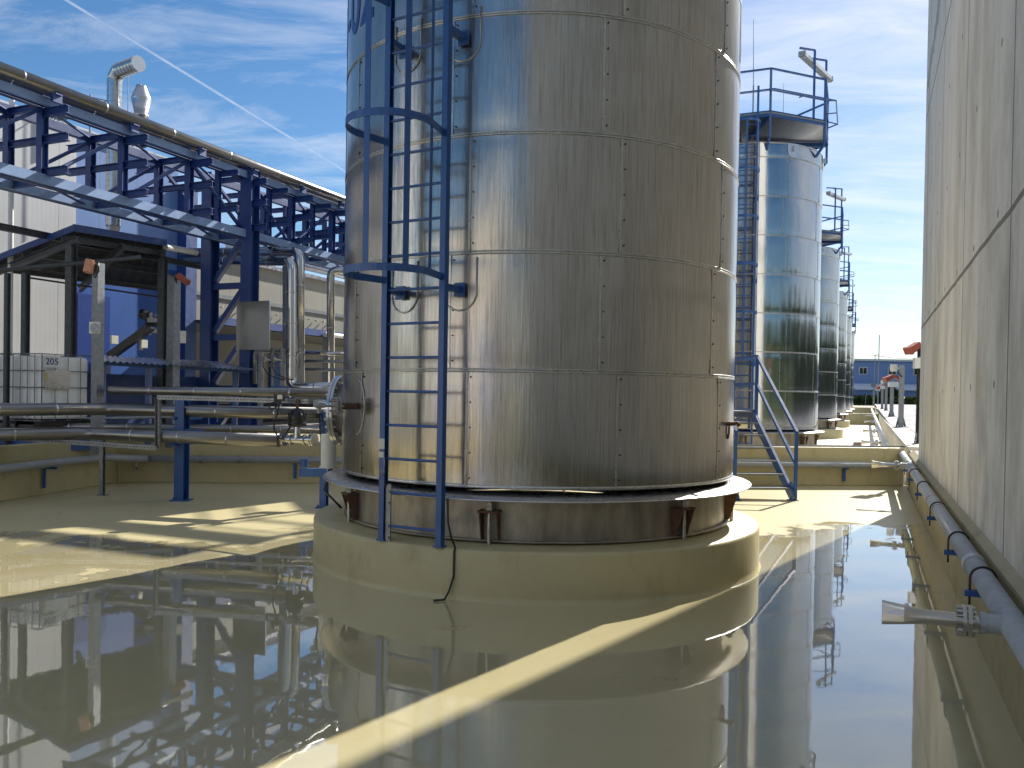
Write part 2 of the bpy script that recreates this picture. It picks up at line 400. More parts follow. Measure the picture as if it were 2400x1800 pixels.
# thicker veil towards the sun's side of the sky
side = math_(nt, 'MULTIPLY_ADD', sp.outputs['X'], .20, .0)
cl = math_(nt, 'ADD', cl, side)
cl = math_(nt, 'ADD', cl, math_(nt, 'MULTIPLY', math_(nt, 'MINIMUM', sp.outputs['Y'], 0.0), .35))
cf = ramp(nt, cl, [(.455, 0.0), (.84, .78)])
# cloud bank added out of view overhead, to fill the shade with neutral light
hi = nd(nt, 'ShaderNodeMapRange', interpolation_type='SMOOTHSTEP'); nt.links.new(sp.outputs['Z'], hi.inputs['Value']); hi.inputs['From Min'].default_value = .46; hi.inputs['From Max'].default_value = .66
cf = math_(nt, 'MAXIMUM', cf, math_(nt, 'MULTIPLY', hi.outputs[0], math_(nt, 'MULTIPLY_ADD', veil, .45, .0)), clamp=True)
d1 = ray(155, 0).normalized(); d2 = ray(803, 398).normalized(); nrm = d1.cross(d2).normalized()
dp = nd(nt, 'ShaderNodeVectorMath', operation='DOT_PRODUCT'); nt.links.new(dirv, dp.inputs[0]); dp.inputs[1].default_value = nrm
con = math_(nt, 'SUBTRACT', 1.0, math_(nt, 'DIVIDE', math_(nt, 'ABSOLUTE', dp.outputs['Value']), .0019), clamp=True)
fr = math_(nt, 'GREATER_THAN', sp.outputs['Y'], 0.0)
con = math_(nt, 'MULTIPLY', math_(nt, 'MULTIPLY', con, fr), math_(nt, 'MULTIPLY_ADD', wnoise(14, 5, .65, (1, 1, 1)), .9, .0))
ctot = math_(nt, 'MAXIMUM', cf, math_(nt, 'MULTIPLY', con, .75), clamp=True)
hs = nd(nt, 'ShaderNodeHueSaturation'); hs.inputs['Saturation'].default_value = 1.22; nt.links.new(sky.outputs[0], hs.inputs['Color'])
skyc = mixc(nt, ctot, hs.outputs[0], (8.6, 8.7, 9.1))
nt.links.new(skyc, bg.inputs['Color']); bg.inputs['Strength'].default_value = .070

sl = bpy.data.lights.new('Sun', 'SUN'); sl.energy = 5.0; sl.angle = R_(.55); sl.color = (1, .955, .87)
so = bpy.data.objects.new('sun', sl); COL.objects.link(so); so.rotation_euler = SD.to_track_quat('Z', 'Y').to_euler(); so.location = (20, 20, 40)

cd = bpy.data.cameras.new('Camera'); cam = bpy.data.objects.new('camera', cd); COL.objects.link(cam)
cd.sensor_width = 36; cd.lens = 36*F/2400; cd.shift_y = (PY0-900)/2400; cd.clip_end = 6000; cd.clip_start = .05
m4 = Matrix((( rt.x, up.x, -fw.x, CAM.x), (rt.y, up.y, -fw.y, CAM.y), (rt.z, up.z, -fw.z, CAM.z), (0,0,0,1)))
cam.matrix_world = m4; sc.camera = cam
sc.view_settings.view_transform = 'Standard'; sc.view_settings.look = 'None'; sc.view_settings.exposure = 0.85
sc.cycles.max_bounces = 8

# ------------------------------------------------------------------ setting: floor, ground, road
CL = V((-7.18, 15.17, 0))                       # inner left corner of the bund
CR = V((7.95, 16.82, 0))                        # inner right corner
LD = V((.149, .989, 0)).normalized()
WX0 = .89                                       # silo wall: X = WX0 + .427 Y on its base line
SL = RD.x/RD.y
def Kx(y): return WX0 - .065 + SL*y
def Lx(y): return CL.x + LD.x/LD.y*(y-CL.y)
def L2x(y): return CL.x + SL*(y-CL.y) - .2
def gzf(y): return .62 + .0065*y
mb = MB(); mb.poly([(Lx(-9)-.1, -9, 0), (Kx(-9)+.1, -9, 0), (Kx(15.9)+.1, 15.9, 0), (CR.x+.1, CR.y+.1, 0), (CL.x-.1, CL.y+.1, 0)])
tag(mb.build('floor', M['floor']), kind='structure')
mb = MB(); dvd = (CR-CL).normalized(); dn = V((-dvd.y, dvd.x, 0))
b0 = CL+dn*.2; b1 = CR+dn*.2
mb.poly([(b0.x-.2, b0.y, 0), (b1.x+.3, b1.y, 0), (Kx(100)+.1, 100, 0), (L2x(100), 100, 0)])
tag(mb.build('floor', M['beige_dry']), kind='structure')
mb = MB(); g = 2500
def gp(x, y): return (x, y, gzf(max(-9, min(100, y))))
mb.poly([gp(-g, -g), gp(g, -g), gp(g, -9), gp(Kx(-9)+.05, -9), gp(Lx(-9)-.12, -9), gp(-g, -9)])
mb.poly([gp(-g, -9), gp(Lx(-9)-.12, -9), gp(CL.x-.12, CL.y), gp(-g, CL.y)])
mb.poly([gp(-g, CL.y), gp(CL.x-.12, CL.y), gp(L2x(100), 100), gp(-g, 100)])
mb.poly([gp(Kx(-9)+.05, -9), gp(g, -9), gp(g, 100), gp(Kx(100)+.05, 100)])
mb.poly([gp(-g, 100), gp(L2x(100), 100), gp(Kx(100)+.05, 100), gp(g, 100), gp(g, 3*g), gp(-g, 3*g)])
tag(mb.build('ground', M['gravel']), kind='structure')
mb = MB()
for y0, y1 in ((16.5, 99),):
    mb.poly([(Kx(y0)+.6, y0, gzf(y0)+.01), (Kx(y0)+40, y0, gzf(y0)+.01), (Kx(y1)+40, y1, gzf(y1)+.01), (Kx(y1)+.6, y1, gzf(y1)+.01)])
tag(mb.build('road', M['asphalt']), kind='structure')

# ------------------------------------------------------------------ bund walls
WT = .77
def wall(name, p0, p1, th, z1, mat, label, cat='wall', side=1, bev=.012):
    p0 = V(p0); p1 = V(p1); d = (p1-p0).normalized(); n = V((-d.y, d.x, 0))*side
    b = MB().box((p0+p1)/2 + n*(th/2) + V((0,0,z1/2)), ((p1-p0).length, th, z1), (d, n, V((0,0,1))))
    o = b.build(name, mat, None, ((p0+p1)/2).to_tuple(), bev); tag(o, label, cat); return o
wall('bund_wall', CL + dvd*(-.0), CR, .22, WT, M['beige'], 'long beige bund wall crossing behind the big steel tank and under the blue stairs')
wall('bund_wall', CL + LD*(-24), CL + LD*.21 - V((.002, 0, 0)), .22, WT+.05, M['beige'], 'beige bund wall on the left, running toward the viewer behind the pipes')
# right bund wall with the sloping coping against the silo
k0 = V((Kx(-9), -9, 0)); k1 = V((Kx(16.2), 16.2, 0)); rn = -PD
mb = MB(); hw = .065*RD.y
def kp(base, a, z): return base + rn*a + V((0,0,z))
prof = [(0, 0), (0, WT-.09), (.006, WT-.07), (hw+.03, WT), (hw+.03, 0)]
mb.section(k0, k1, [(a, z) for a, z in prof])
tag(mb.build('bund_wall', M['coping'], None, k0.to_tuple()), 'low beige bund wall at the foot of the concrete silo, behind the grey spray pipe', 'wall')
# farther bund walls that close the tank basins of the row
def across(Y, z1, label):
    y0 = V((L2x(Y), Y, 0)); y1 = V((Kx(Y+1.6), Y+1.6, 0)); wall('bund_wall', y0, y1, .25, z1, M['beige'], label)
across(56.5, .80, 'short beige cross wall between the third and fourth steel tanks of the row')
across(88.0, .95, 'farthest beige cross wall at the end of the tank row')
# pale kerb wall along the road
mb = MB(); q0 = V((Kx(16.85), 16.85, 0)); q1 = V((Kx(95), 95, 0))
o = MB().section(q0, q1, [(0, 0), (0, .80), (.30, .80), (.30, 0)]).build('kerb_wall', M['kerb'], None, q0.to_tuple(), .015)
tag(o, 'pale painted kerb wall beside the road, carrying the row of galvanised posts', 'kerb')
# galvanised tray lying on the wall
ta = CL + dvd*8.5 + dn*.17 + V((0,0,WT+.018)); tb = CR + dvd*.1 + dn*.17 + V((0,0,WT+.018))
tag(MB().channel(ta, tb, .07, .03, .004, V((dn.x, dn.y, 0))).build('cable_tray', M['galv'], None, ta.to_tuple()), 'thin galvanised cable tray lying along the top of the cross wall', 'cable tray')

# ------------------------------------------------------------------ concrete silo
SW = RD*14.65
c0 = V((WX0 + SL*14.19, 14.19, 0)); ln = 27.0; dp_ = 2.2
mb = MB()
e0 = c0; e1 = c0 - RD*ln
mb.v = []
o = MB().bbox((-ln, -dp_, .3), (0, 0, 17)).build('concrete_silo', M['concrete'], None, None, .03)
o.location = c0; o.rotation_euler = (0, 0, math.atan2(RD.y, RD.x))
tag(o, 'tall grey concrete silo wall with pour joints and damp stains on the right', 'silo')

# ------------------------------------------------------------------ steel tanks
TR = 2.10; ZB = .915; CH = 1.015; NC = 7; ZT = ZB + NC*CH + .38
TC = V((.274, 9.2, 0)); STEP = RD*15.9
def tank_angle(px):
    d = ray(px, 900); d = V((d.x, d.y, 0)).normalized(); o = -TC; bq = d.dot(o); cq = o.dot(o) - TR*TR
    disc = bq*bq - cq
    if disc < 0: return PI/2*(1 if px > 1258 else -1)*.86
    p = d*(-bq - math.sqrt(disc)) - TC
    return math.atan2(p.x, -p.y)
def pol(a, r, z): return V((r*math.sin(a), -r*math.cos(a), z))

def make_tank(rootloc, label, clad):
    root = empty('steel_tank', rootloc, label, 'tank', 0, 'row of steel storage tanks')
    prof = []
    rng = random.Random(3)
    for k in range(NC+1):
        h = CH if k < NC else .38
        z0 = ZB + k*CH
        for i in range(13):
            s = i/12
            if k and i == 0: continue
            prof.append((TR + .007*(1-abs(2*s-1)**5), z0 + h*s))
    MB().lathe(prof, 160, uvR=TR).build('shell', clad, root, fix=False)
    MB().lathe([(TR-.002, ZT-.002), (TR-.05, ZT+.03), (.2, ZT+.32), (0.001, ZT+.33)], 64).build('roof', M['plate'], root)
    # rolled beads over the horizontal joints, standing seams over the vertical ones
    b = MB()
    for k in range(NC+1):
        z = ZB + k*CH
        if k == 0: b.lathe([(TR-.01, z+.03), (TR+.009, z+.022), (TR+.009, z-.004), (TR-.03, z-.006)], 128)
        else:
            for a_, zz_ in ((.004, .010), (.006, -.012)):
                b.lathe([(TR-.004, z+zz_+.009), (TR+a_+.004, z+zz_+.006), (TR+a_+.006, z+zz_), (TR+a_+.002, z+zz_-.006), (TR-.004, z+zz_-.009)], 128)
    b.lathe([(TR-.004, ZT+.006), (TR+.012, ZT+.004), (TR+.012, ZT-.03), (TR-.004, ZT-.034)], 128)
    b.build('seam_beads', M['sealant'], root)
    scr = MB()
    A0 = tank_angle(1095); A1 = tank_angle(1402)
    for k in range(NC):
        z0 = ZB + k*CH + .02; z1 = ZB + (k+1)*CH - .02
        base = A0 if k % 2 == 0 else A1
        for j in range(8):
            a = base + j*2*PI/8*.8 if j < 4 else base - (j-3)*2*PI/8*.8
            c = pol(a, TR+.009, (z0+z1)/2); t = V((math.cos(a), math.sin(a), 0)); nn = pol(a, 1, 0)
            if abs((a+PI) % (2*PI) - PI) > 1.9: continue
            MB().box(c, (.018, .006, z1-z0), (t, nn, V((0,0,1)))).build('vertical_seam', M['sealant'], root)
            for q in range(5):
                p = pol(a+.016, TR+.006, z0 + .06 + q*(z1-z0-.1)/4)
                scr.cyl(p, p + nn*.012, .008, .006, 6)
    scr.build('rivets', M['black'], root)
    # skirt, base ring, drip plate, holding-down brackets
    sk = MB(); sk.lathe([(2.03, .86), (2.03, .445)], 96); sk.lathe([(2.03, .463), (2.075, .463), (2.075, .445), (2.03, .445)], 96)
    sk.build('skirt', M['skirt'], root)
    MB().lathe([(1.98, .875), (2.02, .872), (2.292, .838), (2.30, .832), (2.295, .826), (2.0, .858)], 128).build('drip_plate', M['plate'], root)
    ab = tank_angle(1152)
    for j in range(8):
        a = ab + j*PI/4*(1.13 if j in (1, 7) else 1.0) if j != 7 else ab - PI/4*1.12
        t = V((math.cos(a), math.sin(a), 0)); nn = pol(a, 1, 0); zz1 = V((0,0,1)); br = MB()
        br.box(pol(a, 2.095, .715), (.19, .13, .018), (t, nn, zz1))
        for s in (-1, 1):
            c = pol(a, 2.03, 0) + t*(.075*s)
            n0 = len(br.v); e = t*.006
            for sg in (-1, 1):
                for r_, z_ in ((0, .46), (.05, .46), (.13, .706), (0, .706)): br.v.append(c + nn*r_ + V((0,0,z_)) + e*sg)
            br.face((n0, n0+1, n0+2, n0+3)); br.face((n0+7, n0+6, n0+5, n0+4))
            for i in range(4): br.face((n0+i, n0+4+i, n0+4+(i+1) % 4, n0+(i+1) % 4))
        bo = br.build('anchor_bracket', M['rust'], root)
        p = pol(a, 2.105, 0); bl = MB(); bl.cyl(p+V((0,0,.43)), p+V((0,0,.80)), .018, n=10)
        bl.cyl(p+V((0,0,.725)), p+V((0,0,.757)), .04, n=6, smooth=False); bl.cyl(p+V((0,0,.76)), p+V((0,0,.79)), .038, n=6, smooth=False)
        bl.build('anchor_bolt', M['zinc'], bo)
    # lifting lugs at the top course
    for j in range(8):
        a = .35 + j*PI/4; lg = MB(); t = V((math.cos(a), math.sin(a), 0)); nn = pol(a, 1, 0)
        lg.box(pol(a, TR+.014, ZT-.1), (.34, .008, .2), (t, nn, V((0,0,1)))); lg.cyl(pol(a, TR+.009, ZT-.2), pol(a, TR+.019, ZT-.2), .17, n=20)
        lg.box(pol(a, TR+.05, ZT-.13), (.03, .08, .14), (t, nn, V((0,0,1))))
        lg.build('lug_plate', M['plate'], root)
    return root

def letters(root, items, z, size):
    b = MB()
    for ch, a in items:
        me = text_mesh(ch, size)
        n = len(b.v)
        for v in me.vertices:
            b.v.append(pol(a + v.co.x*.82/TR, TR+.0115, z + v.co.y))
        for p in me.polygons: b.face(tuple(n+i for i in p.vertices))
        bpy.data.meshes.remove(me)
    return b.build('lettering', M['letter'], root, fix=False)

vis = math.atan2(TC.x, TC.y)
T1 = make_tank(TC, 'big brushed steel tank in the foreground, cut off by the top of the picture', M['clad'])
letters(T1, [('T', R_(-79)+vis*-1), ('-', R_(-69.5)-vis), ('0', R_(-61.5)-vis), ('2', R_(-53.2)-vis)], 5.27, .78)
letters(T1, [('T', R_(71)), ('-', R_(80)), ('0', R_(88)), ('2', R_(96))], 5.15, .95)
# half-round cover plates where the ladder brackets pierce the cladding
LA = R_(-28.7)
def cover_ring(root, a, z, w, h):
    pts = []
    for i in range(25):
        t = PI*i/24; pts.append(pol(a + math.cos(PI-t)*w/TR, TR+.012, z - math.sin(t)*w))
    pts = [pol(a - w/TR, TR+.012, z+h)] + pts + [pol(a + w/TR, TR+.012, z+h)]
    ob = MB().tube(pts, .008, 6).build('cover_plate_edge', M['sealant'], root)
    rv = MB()
    for i in (2, 8, 13, 18, 24):
        d = pol(math.atan2(pts[i].x, -pts[i].y), 1, 0); rv.cyl(pts[i]+d*.0, pts[i]+d*.014, .010, .007, 6)
    rv.build('rivets', M['zinc'], ob)
lat = .30/2.34
for z in (2.60, 4.75):
    for s in (-1, 1): cover_ring(T1, LA + s*lat*1.1, z, .155, .30)

# manhole with its bolted flange on the left flank
am = R_(-97); nn = pol(am, 1, 0); tt = V((math.cos(am), math.sin(am), 0)); zc = 1.51
mh = MB(); mh.cyl(pol(am, TR-.05, zc), pol(am, TR+.16, zc), .30, n=40)
mo = mh.build('manhole_neck', M['skirt'], T1)
fl = MB(); fl.cyl(pol(am, TR+.11, zc), pol(am, TR+.14, zc), .395, n=48); fl.cyl(pol(am, TR+.146, zc), pol(am, TR+.176, zc), .395, n=48)
fo = fl.build('manhole_flange', M['stainless'], T1)
bt = MB()
for i in range(24):
    t = 2*PI*i/24; p = pol(am, TR+.09, zc) + tt*(.355*math.cos(t)) + V((0,0,.355*math.sin(t))); bt.cyl(p, p+nn*.12, .014, n=6)
bt.build('flange_bolts', M['zinc'], fo)
# small flanged nozzle at the front left
an = tank_angle(838); nn = pol(an, 1, 0); tt = V((math.cos(an), math.sin(an), 0)); zn = 1.585
ns = MB(); ns.cyl(pol(an, TR-.02, zn), pol(an, TR+.20, zn), .033, n=14); no = ns.build('nozzle', M['rust'], T1)
nf = MB(); nf.cyl(pol(an, TR+.185, zn), pol(an, TR+.205, zn), .085, n=24); nf.cyl(pol(an, TR+.212, zn), pol(an, TR+.234, zn), .085, n=24)
for i in range(8):
    t = 2*PI*i/8; p = pol(an, TR+.16, zn) + tt*(.066*math.cos(t)) + V((0,0,.066*math.sin(t))); nf.cyl(p, p+nn*.10, .012, n=6)
nf.cyl(pol(an, TR+.234, zn), pol(an, TR+.42, zn), .012, n=8)
nf.build('nozzle_flange', M['zinc'], T1)
pts = []
for i in range(25):
    t = PI*i/24 - PI/2; pts.append(pol(an + (.02+.17*math.cos(t))/TR, TR+.012, zn + .27*math.sin(t)))
MB().tube(pts, .007, 6).build('cover_plate_edge', M['sealant'], T1)
# drain hook on the right flank
ah = tank_angle(1706); hk = MB(); p = pol(ah, TR, 1.47); nn = pol(ah, 1, 0)
hk.tube([p, p+nn*.06, p+nn*.10+V((0,0,.01)), p+nn*.12+V((0,0,-.02))], .02, 8); hk.tube([p+nn*.02, p+nn*.02+V((0,0,-.09)), p+nn*.01+V((0,0,-.15))], .010, 8)
hk.build('drain_hook', M['rust'], T1)

TANKS = [T1]
tl = ['second steel tank of the row, partly hidden by the foreground tank',
      'third steel tank of the row, just past the tank by the blue stairs',
      'fourth steel tank of the row, slim between its neighbours',
      'fifth steel tank of the row, behind the fourth one',
      'last and farthest steel tank at the end of the row']
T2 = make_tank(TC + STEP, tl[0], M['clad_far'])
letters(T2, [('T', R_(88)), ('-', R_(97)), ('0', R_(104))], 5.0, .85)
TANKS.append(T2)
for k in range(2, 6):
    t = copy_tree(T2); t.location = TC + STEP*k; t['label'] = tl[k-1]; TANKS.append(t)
# tank assumed unseen behind the foreground one, to shade the left floor
t = copy_tree(T2); t.location = (-.35, 20.6, 0); t['label'] = 'assumed steel tank hidden right behind the foreground tank, beyond the cross wall'; TANKS.append(t)

# plinths
PR = 2.385; PH = .43
pp = [(PR+.02, 0), (PR+.004, .02), (PR, .05), (PR, PH-.03), (PR-.008, PH-.01), (PR-.03, PH), (1.2, PH+.002), (0.001, PH+.002)]
pl = MB().lathe(pp, 128).build('tank_plinth', M['beige'], None, None); pl.location = TC
tag(pl, 'round beige plinth under the foreground steel tank, on the wet floor', 'plinth', 'round tank plinths')
pn = ['second', 'third', 'fourth', 'fifth', 'last']
for k, t in enumerate(TANKS[1:]):
    c = pl.copy(); COL.objects.link(c); c.location = t.location
    c['label'] = ('round beige plinth under the %s steel tank of the row' % pn[k]) if k < 5 else 'round beige plinth under the assumed tank hidden behind the foreground one'

# ------------------------------------------------------------------ caged ladders
LR = 2.345; LZ0 = PH; LZ1 = 9.75
def make_ladder(label):
    root = empty('caged_ladder', (0,0,0), label, 'ladder', 0, 'blue caged tank ladders')
    hw_ = .30
    for s in (-1, 1):
        b = MB()
        # channel stile, open side inwards
        b.channel((s*hw_, 0, LZ0), (s*hw_, 0, LZ1), .062, .055, .007, V((0, 1, 0)) if s > 0 else V((0, -1, 0)))
        b.box((s*hw_, 0, LZ0+.004), (.09, .085, .012))
        b.build('stile', M['blue'], root)
    z = .56; i = 0
    while z < LZ1 - .9:
        MB().cyl((-hw_, 0, z), (hw_, 0, z), .0125, n=10).build('rung', M['blue'], root); z += .2935
    hoops = [2.70, 3.90, 5.10, 6.30, 7.50, 8.70]
    def hoop_pts(z):
        pts = [V((hw_-.01, 0, z))]
        for i in range(21):
            t = R_(20) - R_(220)*i/20
            pts.append(V((.365*math.cos(t), -.36 + .365*math.sin(t), z)))
        pts.append(V((-hw_+.01, 0, z))); return pts
    for z in hoops:
        pts = hoop_pts(z); b = MB()
        for i in range(len(pts)-1):
            p, q = pts[i], pts[i+1]; h = .03
            pa = (pts[min(i+1, len(pts)-1)] - pts[max(i-1, 0)]).normalized(); pb = (pts[min(i+2, len(pts)-1)] - pts[i]).normalized()
            na = V((pa.y, -pa.x, 0))*.004; nb = V((pb.y, -pb.x, 0))*.004; zz_ = V((0,0,h))
            for sg in (1, -1):
                b.quad(p+na*sg-zz_, q+nb*sg-zz_, q+nb*sg+zz_, p+na*sg+zz_, True)
            b.quad(p-na+zz_, q-nb+zz_, q+nb+zz_, p+na+zz_); b.quad(p-na-zz_, p+na-zz_, q+nb-zz_, q-nb-zz_)
        b.build('cage_hoop', M['blue'], root)
    for dg in (12, -32, -84, -140):
        t = R_(dg); c = V((.357*math.cos(t), -.36 + .357*math.sin(t), 0)); n = V((math.cos(t), math.sin(t), 0)); tg = V((-n.y, n.x, 0))
        MB().box(c + V((0,0,(2.67+8.73)/2)), (.05, .006, 8.73-2.67), (tg, n, V((0,0,1)))).build('cage_strap', M['blue'], root)
    for z in (2.62, 4.78, 6.94):
        for s in (-1, 1):
            b = MB(); b.beam((s*hw_, .02, z), (s*hw_*1.05, LR-TR-.015, z), .06, .055); b.box((s*hw_*1.05, LR-TR-.02, z), (.10, .02, .12)); b.build('wall_bracket', M['blue'], root)
    return root
def place_ladder(root, c, a):
    root.location = V(c) + pol(a, LR, 0); root.rotation_euler = (0, 0, a)
L1 = make_ladder('blue caged ladder climbing the front of the foreground steel tank'); place_ladder(L1, TC, LA)
# galvanised splice plate, worn tape and fall-arrest cable at its foot: parts of this ladder only
ls = [('second', R_(-15)), ('third', R_(-15)), ('fourth', R_(-15)), ('fifth', R_(-15)), ('last', R_(-15))]
for k, (nm, a) in enumerate(ls):
    l = copy_tree(L1); place_ladder(l, TANKS[k+1].location, a); l['label'] = 'blue caged ladder on the %s steel tank of the row' % nm
s = MB(); s.box((-.262, .02, .66), (.035, .05, .52)); s.box((-.235, -.012, .66), (.05, .006, .52))
for z in (.46, .56, .76, .86): s.cyl((-.23, -.012, z), (-.23, -.028, z), .012, n=6)
s.build('splice_plate', M['galv'], L1)
s = MB(); s.box((-.3, -.034, 1.275), (.06, .006, .09)); s.box((-.3, -.034, 1.18), (.058, .006, .05)); s.build('tape', M['sticker'], L1)
s = MB(); s.tube([(-.268, -.03, .90), (-.27, -.036, 1.02), (-.266, -.034, 1.12), (-.272, -.036, 1.2)], .006, 6); s.tube([(-.27, -.04, 1.06), (-.255, -.05, 1.03), (-.268, -.04, 1.00), (-.28, -.05, 1.03)], .009, 6, True); s.build('rope_clip', M['galv'], L1)

# cable that comes off the ladder and down the plinth
pc = [at(1049, 1170, 6.93), at(1050, 1225, 6.92), at(1058, 1262, 6.86)]
ac = math.atan2(pc[2].x-TC.x, -(pc[2].y-TC.y))
base_c = TC + pol(ac, PR+.014, 0)
pts = pc + [TC+pol(ac, PR-.01, PH+.012), TC+pol(ac, PR+.012, PH-.03), base_c+V((0,0,.2)), base_c+V((-.03, 0, .08))+pol(ac, .015, 0), base_c+V((-.07, -.03, .012)), base_c+V((-.16, -.06, .010))]
tag(MB().tube(pts, .009, 8).build('earth_cable', M['black'], None, base_c.to_tuple()), 'thin dark cable dropping from the foreground ladder down the front of the plinth', 'cable')

# ------------------------------------------------------------------ roof platforms of the far tanks
def make_platform(label):
    root = empty('roof_platform', (0,0,0), label, 'platform', 0, 'platforms on the tank tops')
    Z = 9.08; A = [R_(45*i) for i in range(8)]; RP = 2.36
    vs = [pol(a, RP, 0) for a in A]
    MB().prism([(v.x, v.y) for v in vs], Z-.02, Z+.03).build('deck', M['galv'], root)
    fr = MB()
    for i in range(8):
        p = V((vs[i].x, vs[i].y, Z-.03)); q = V((vs[(i+1) % 8].x, vs[(i+1) % 8].y, Z-.03)); fr.channel(p, q, .15, .05, .008)
    for a in (A[0], A[2], A[5], A[7]): fr.ibeam(pol(a, .2, Z-.1), pol(a, RP-.05, Z-.1), .12, .06)
    fr.build('edge_beam', M['blue'], root)
    for i, a in enumerate(A):
        b = MB(); b.beam(pol(a, RP-.02, Z-.62), pol(a, RP-.02, Z+1.12), .05, .05); b.build('post', M['blue'], root)
        b = MB(); b.beam(pol(a, RP-.03, Z-.6), pol(a, TR+.01, ZT-.2), .05, .06); b.build('knee_brace', M['blue'], root)
    for z, nm in ((1.12, 'top_rail'), (.58, 'middle_rail')):
        b = MB()
        for i in range(8):
            p = V((vs[i].x, vs[i].y, Z+z)); q = V((vs[(i+1) % 8].x, vs[(i+1) % 8].y, Z+z)); b.beam(p, q, .045, .045)
        b.build(nm, M['blue'], root)
    rg = MB(); rv = [pol(a, RP+.28, Z+.50) for a in A]
    for i in range(8):
        if i in (4, 5): continue
        rg.beam(rv[i], rv[(i+1) % 8], .03, .03); rg.beam(rv[i], pol(A[i], RP, Z+.56), .025, .025)
        m_ = (rv[i]+rv[(i+1) % 8])/2; rg.beam(m_, m_*.90 + V((0,0,(Z+.56)*.1)), .025, .025)
    rg.build('spray_ring', M['blue'], root)
    # lamp masts
    c2 = TANKS[1].location
    def loc(p): return p - c2
    for px, Y in ((1910, 22.6), (1937, 24.2)):
        top = loc(at(px, 118 if px < 1920 else 142, Y)); bot = V((top.x, top.y, Z))
        b = MB(); b.beam(bot, top, .05, .05); b.beam(top, top + V((-.5, -.28, -.06)), .045, .045); b.build('lamp_mast', M['blue'], root)
    la = loc(at(1880, 126, 21.9)); lb = loc(at(1945, 186, 24.6))
    b = MB(); b.beam(la, lb, .16, .10); lo = b.build('strip_lamp', M['white'], root)
    b = MB(); b.beam(la+V((0,0,-.07)), lb+V((0,0,-.07)), .12, .05); b.beam(la-(lb-la)*.01, la+(lb-la)*.02, .18, .13); b.beam(lb-(lb-la)*.02, lb+(lb-la)*.01, .18, .13); b.build('lamp_cover', M['galv'], lo)
    r1 = loc(at(1766, 200, 23.0)); b = MB(); b.cyl(V((r1.x, r1.y, Z)), r1 + V((0,0,.0)), .02, n=8); rt_ = loc(at(1766, 45, 23.0)); b.cyl(r1, rt_, .012, .006, n=6); b.build('lightning_rod', M['galv'], root)
    r1 = loc(at(1837, 195, 24.5)); b = MB(); b.cyl(V((r1.x, r1.y, Z)), r1, .012, .005, n=6); b.build('lightning_rod', M['galv'], root)
    return root
P2 = make_platform('blue octagonal platform with railing and strip lamp on top of the second tank'); P2.location = TANKS[1].location
for k in range(2, 6):
    p = copy_tree(P2); p.location = TANKS[k].location; p['label'] = 'blue octagonal platform with railing and lamp mast on top of the %s tank' % pn[k-1]

# ------------------------------------------------------------------ blue stairs over the cross wall
f0 = gz(1726, 1173, 0); f1 = gz(1859, 1173, 0)
sw = (f1-f0); sw.z = 0; wdt = sw.length; sx = sw.normalized(); sy = V((-sx.y, sx.x, 0))
top = at(1762, 966, 16.2)
stair = empty('access_stairs', (f0+f1)/2, 'blue steel stairs with handrails climbing over the beige cross wall', 'stairs')
SB = (f0+f1)/2
def S(x, y, z): return sx*x + sy*y + V((0,0,z))
n_t = 7; rise = .212; run = .265; hw_ = wdt/2
for s in (-1, 1):
    b = MB(); b.channel(S(s*hw_, .02, .06), S(s*hw_, .02+run*(n_t-.5), rise*(n_t-.2)), .17, .05, .008)
    b.channel(S(s*hw_, run*(n_t-.7), rise*n_t-.05), S(s*hw_, run*n_t+1.0, rise*n_t-.05), .16, .05, .008)
    b.beam(S(s*hw_, -.03, 0), S(s*hw_, .16, .26), .04, .16); b.box(S(s*hw_, .02, .006), (.14, .16, .012), (sx, sy, V((0,0,1))))
    b.build('stringer', M['blue'], stair)
for i in range(n_t):
    b = MB(); z = rise*(i+1); y0 = .05 + run*i
    if i < n_t-1: b.box(S(0, y0+run/2, z-.015), (wdt-.05, run*.95, .03), (sx, sy, V((0,0,1))))
    else: b.box(S(0, y0+.6, z-.015), (wdt-.04, 1.2, .03), (sx, sy, V((0,0,1))))
    b.build('tread' if i < n_t-1 else 'landing', M['galv'], stair)
for s in (-1, 1):
    x = s*(hw_+.035); zt = rise*n_t; yt = run*(n_t-1)+.05
    if s > 0:
        a0 = S(x, 0, 0); b = MB(); b.beam(a0, S(x, 0, 1.16), .05, .05)
        b.build('handrail_post', M['blue'], stair)
        b = MB(); b.beam(S(x, yt+.02, zt-.1), S(x, yt+.02, zt+1.02), .06, .06); b.build('handrail_post', M['blue'], stair)
        b = MB(); b.beam(S(x, -.02, 1.16), S(x, yt+.02, zt+1.04), .05, .05); b.beam(S(x, yt, zt+1.04), S(x, yt+1.15, zt+1.04), .05, .05); b.build('handrail', M['blue'], stair)
        b = MB(); b.beam(S(x, 0, .62), S(x, yt+.02, zt+.52), .045, .05); b.beam(S(x, yt, zt+.52), S(x, yt+1.15, zt+.52), .045, .05); b.build('knee_rail', M['blue'], stair)
        b = MB(); b.beam(S(x, yt+1.12, zt-.1), S(x, yt+1.12, zt+1.04), .05, .05); b.build('handrail_post', M['blue'], stair)
        b = MB()
    else:
        b = MB(); b.beam(S(x, 0, 0), S(x, 0, 1.16), .05, .05); b.build('handrail_post', M['blue'], stair)
        b = MB(); b.beam(S(x, -.02, 1.16), S(x, yt+.02, zt+1.04), .05, .05); b.beam(S(x, yt, zt+1.04), S(x, yt+1.15, zt+1.04), .05, .05); b.build('handrail', M['blue'], stair)
        b = MB(); b.beam(S(x, 0, .62), S(x, yt+.02, zt+.52), .045, .05); b.build('knee_rail', M['blue'], stair)
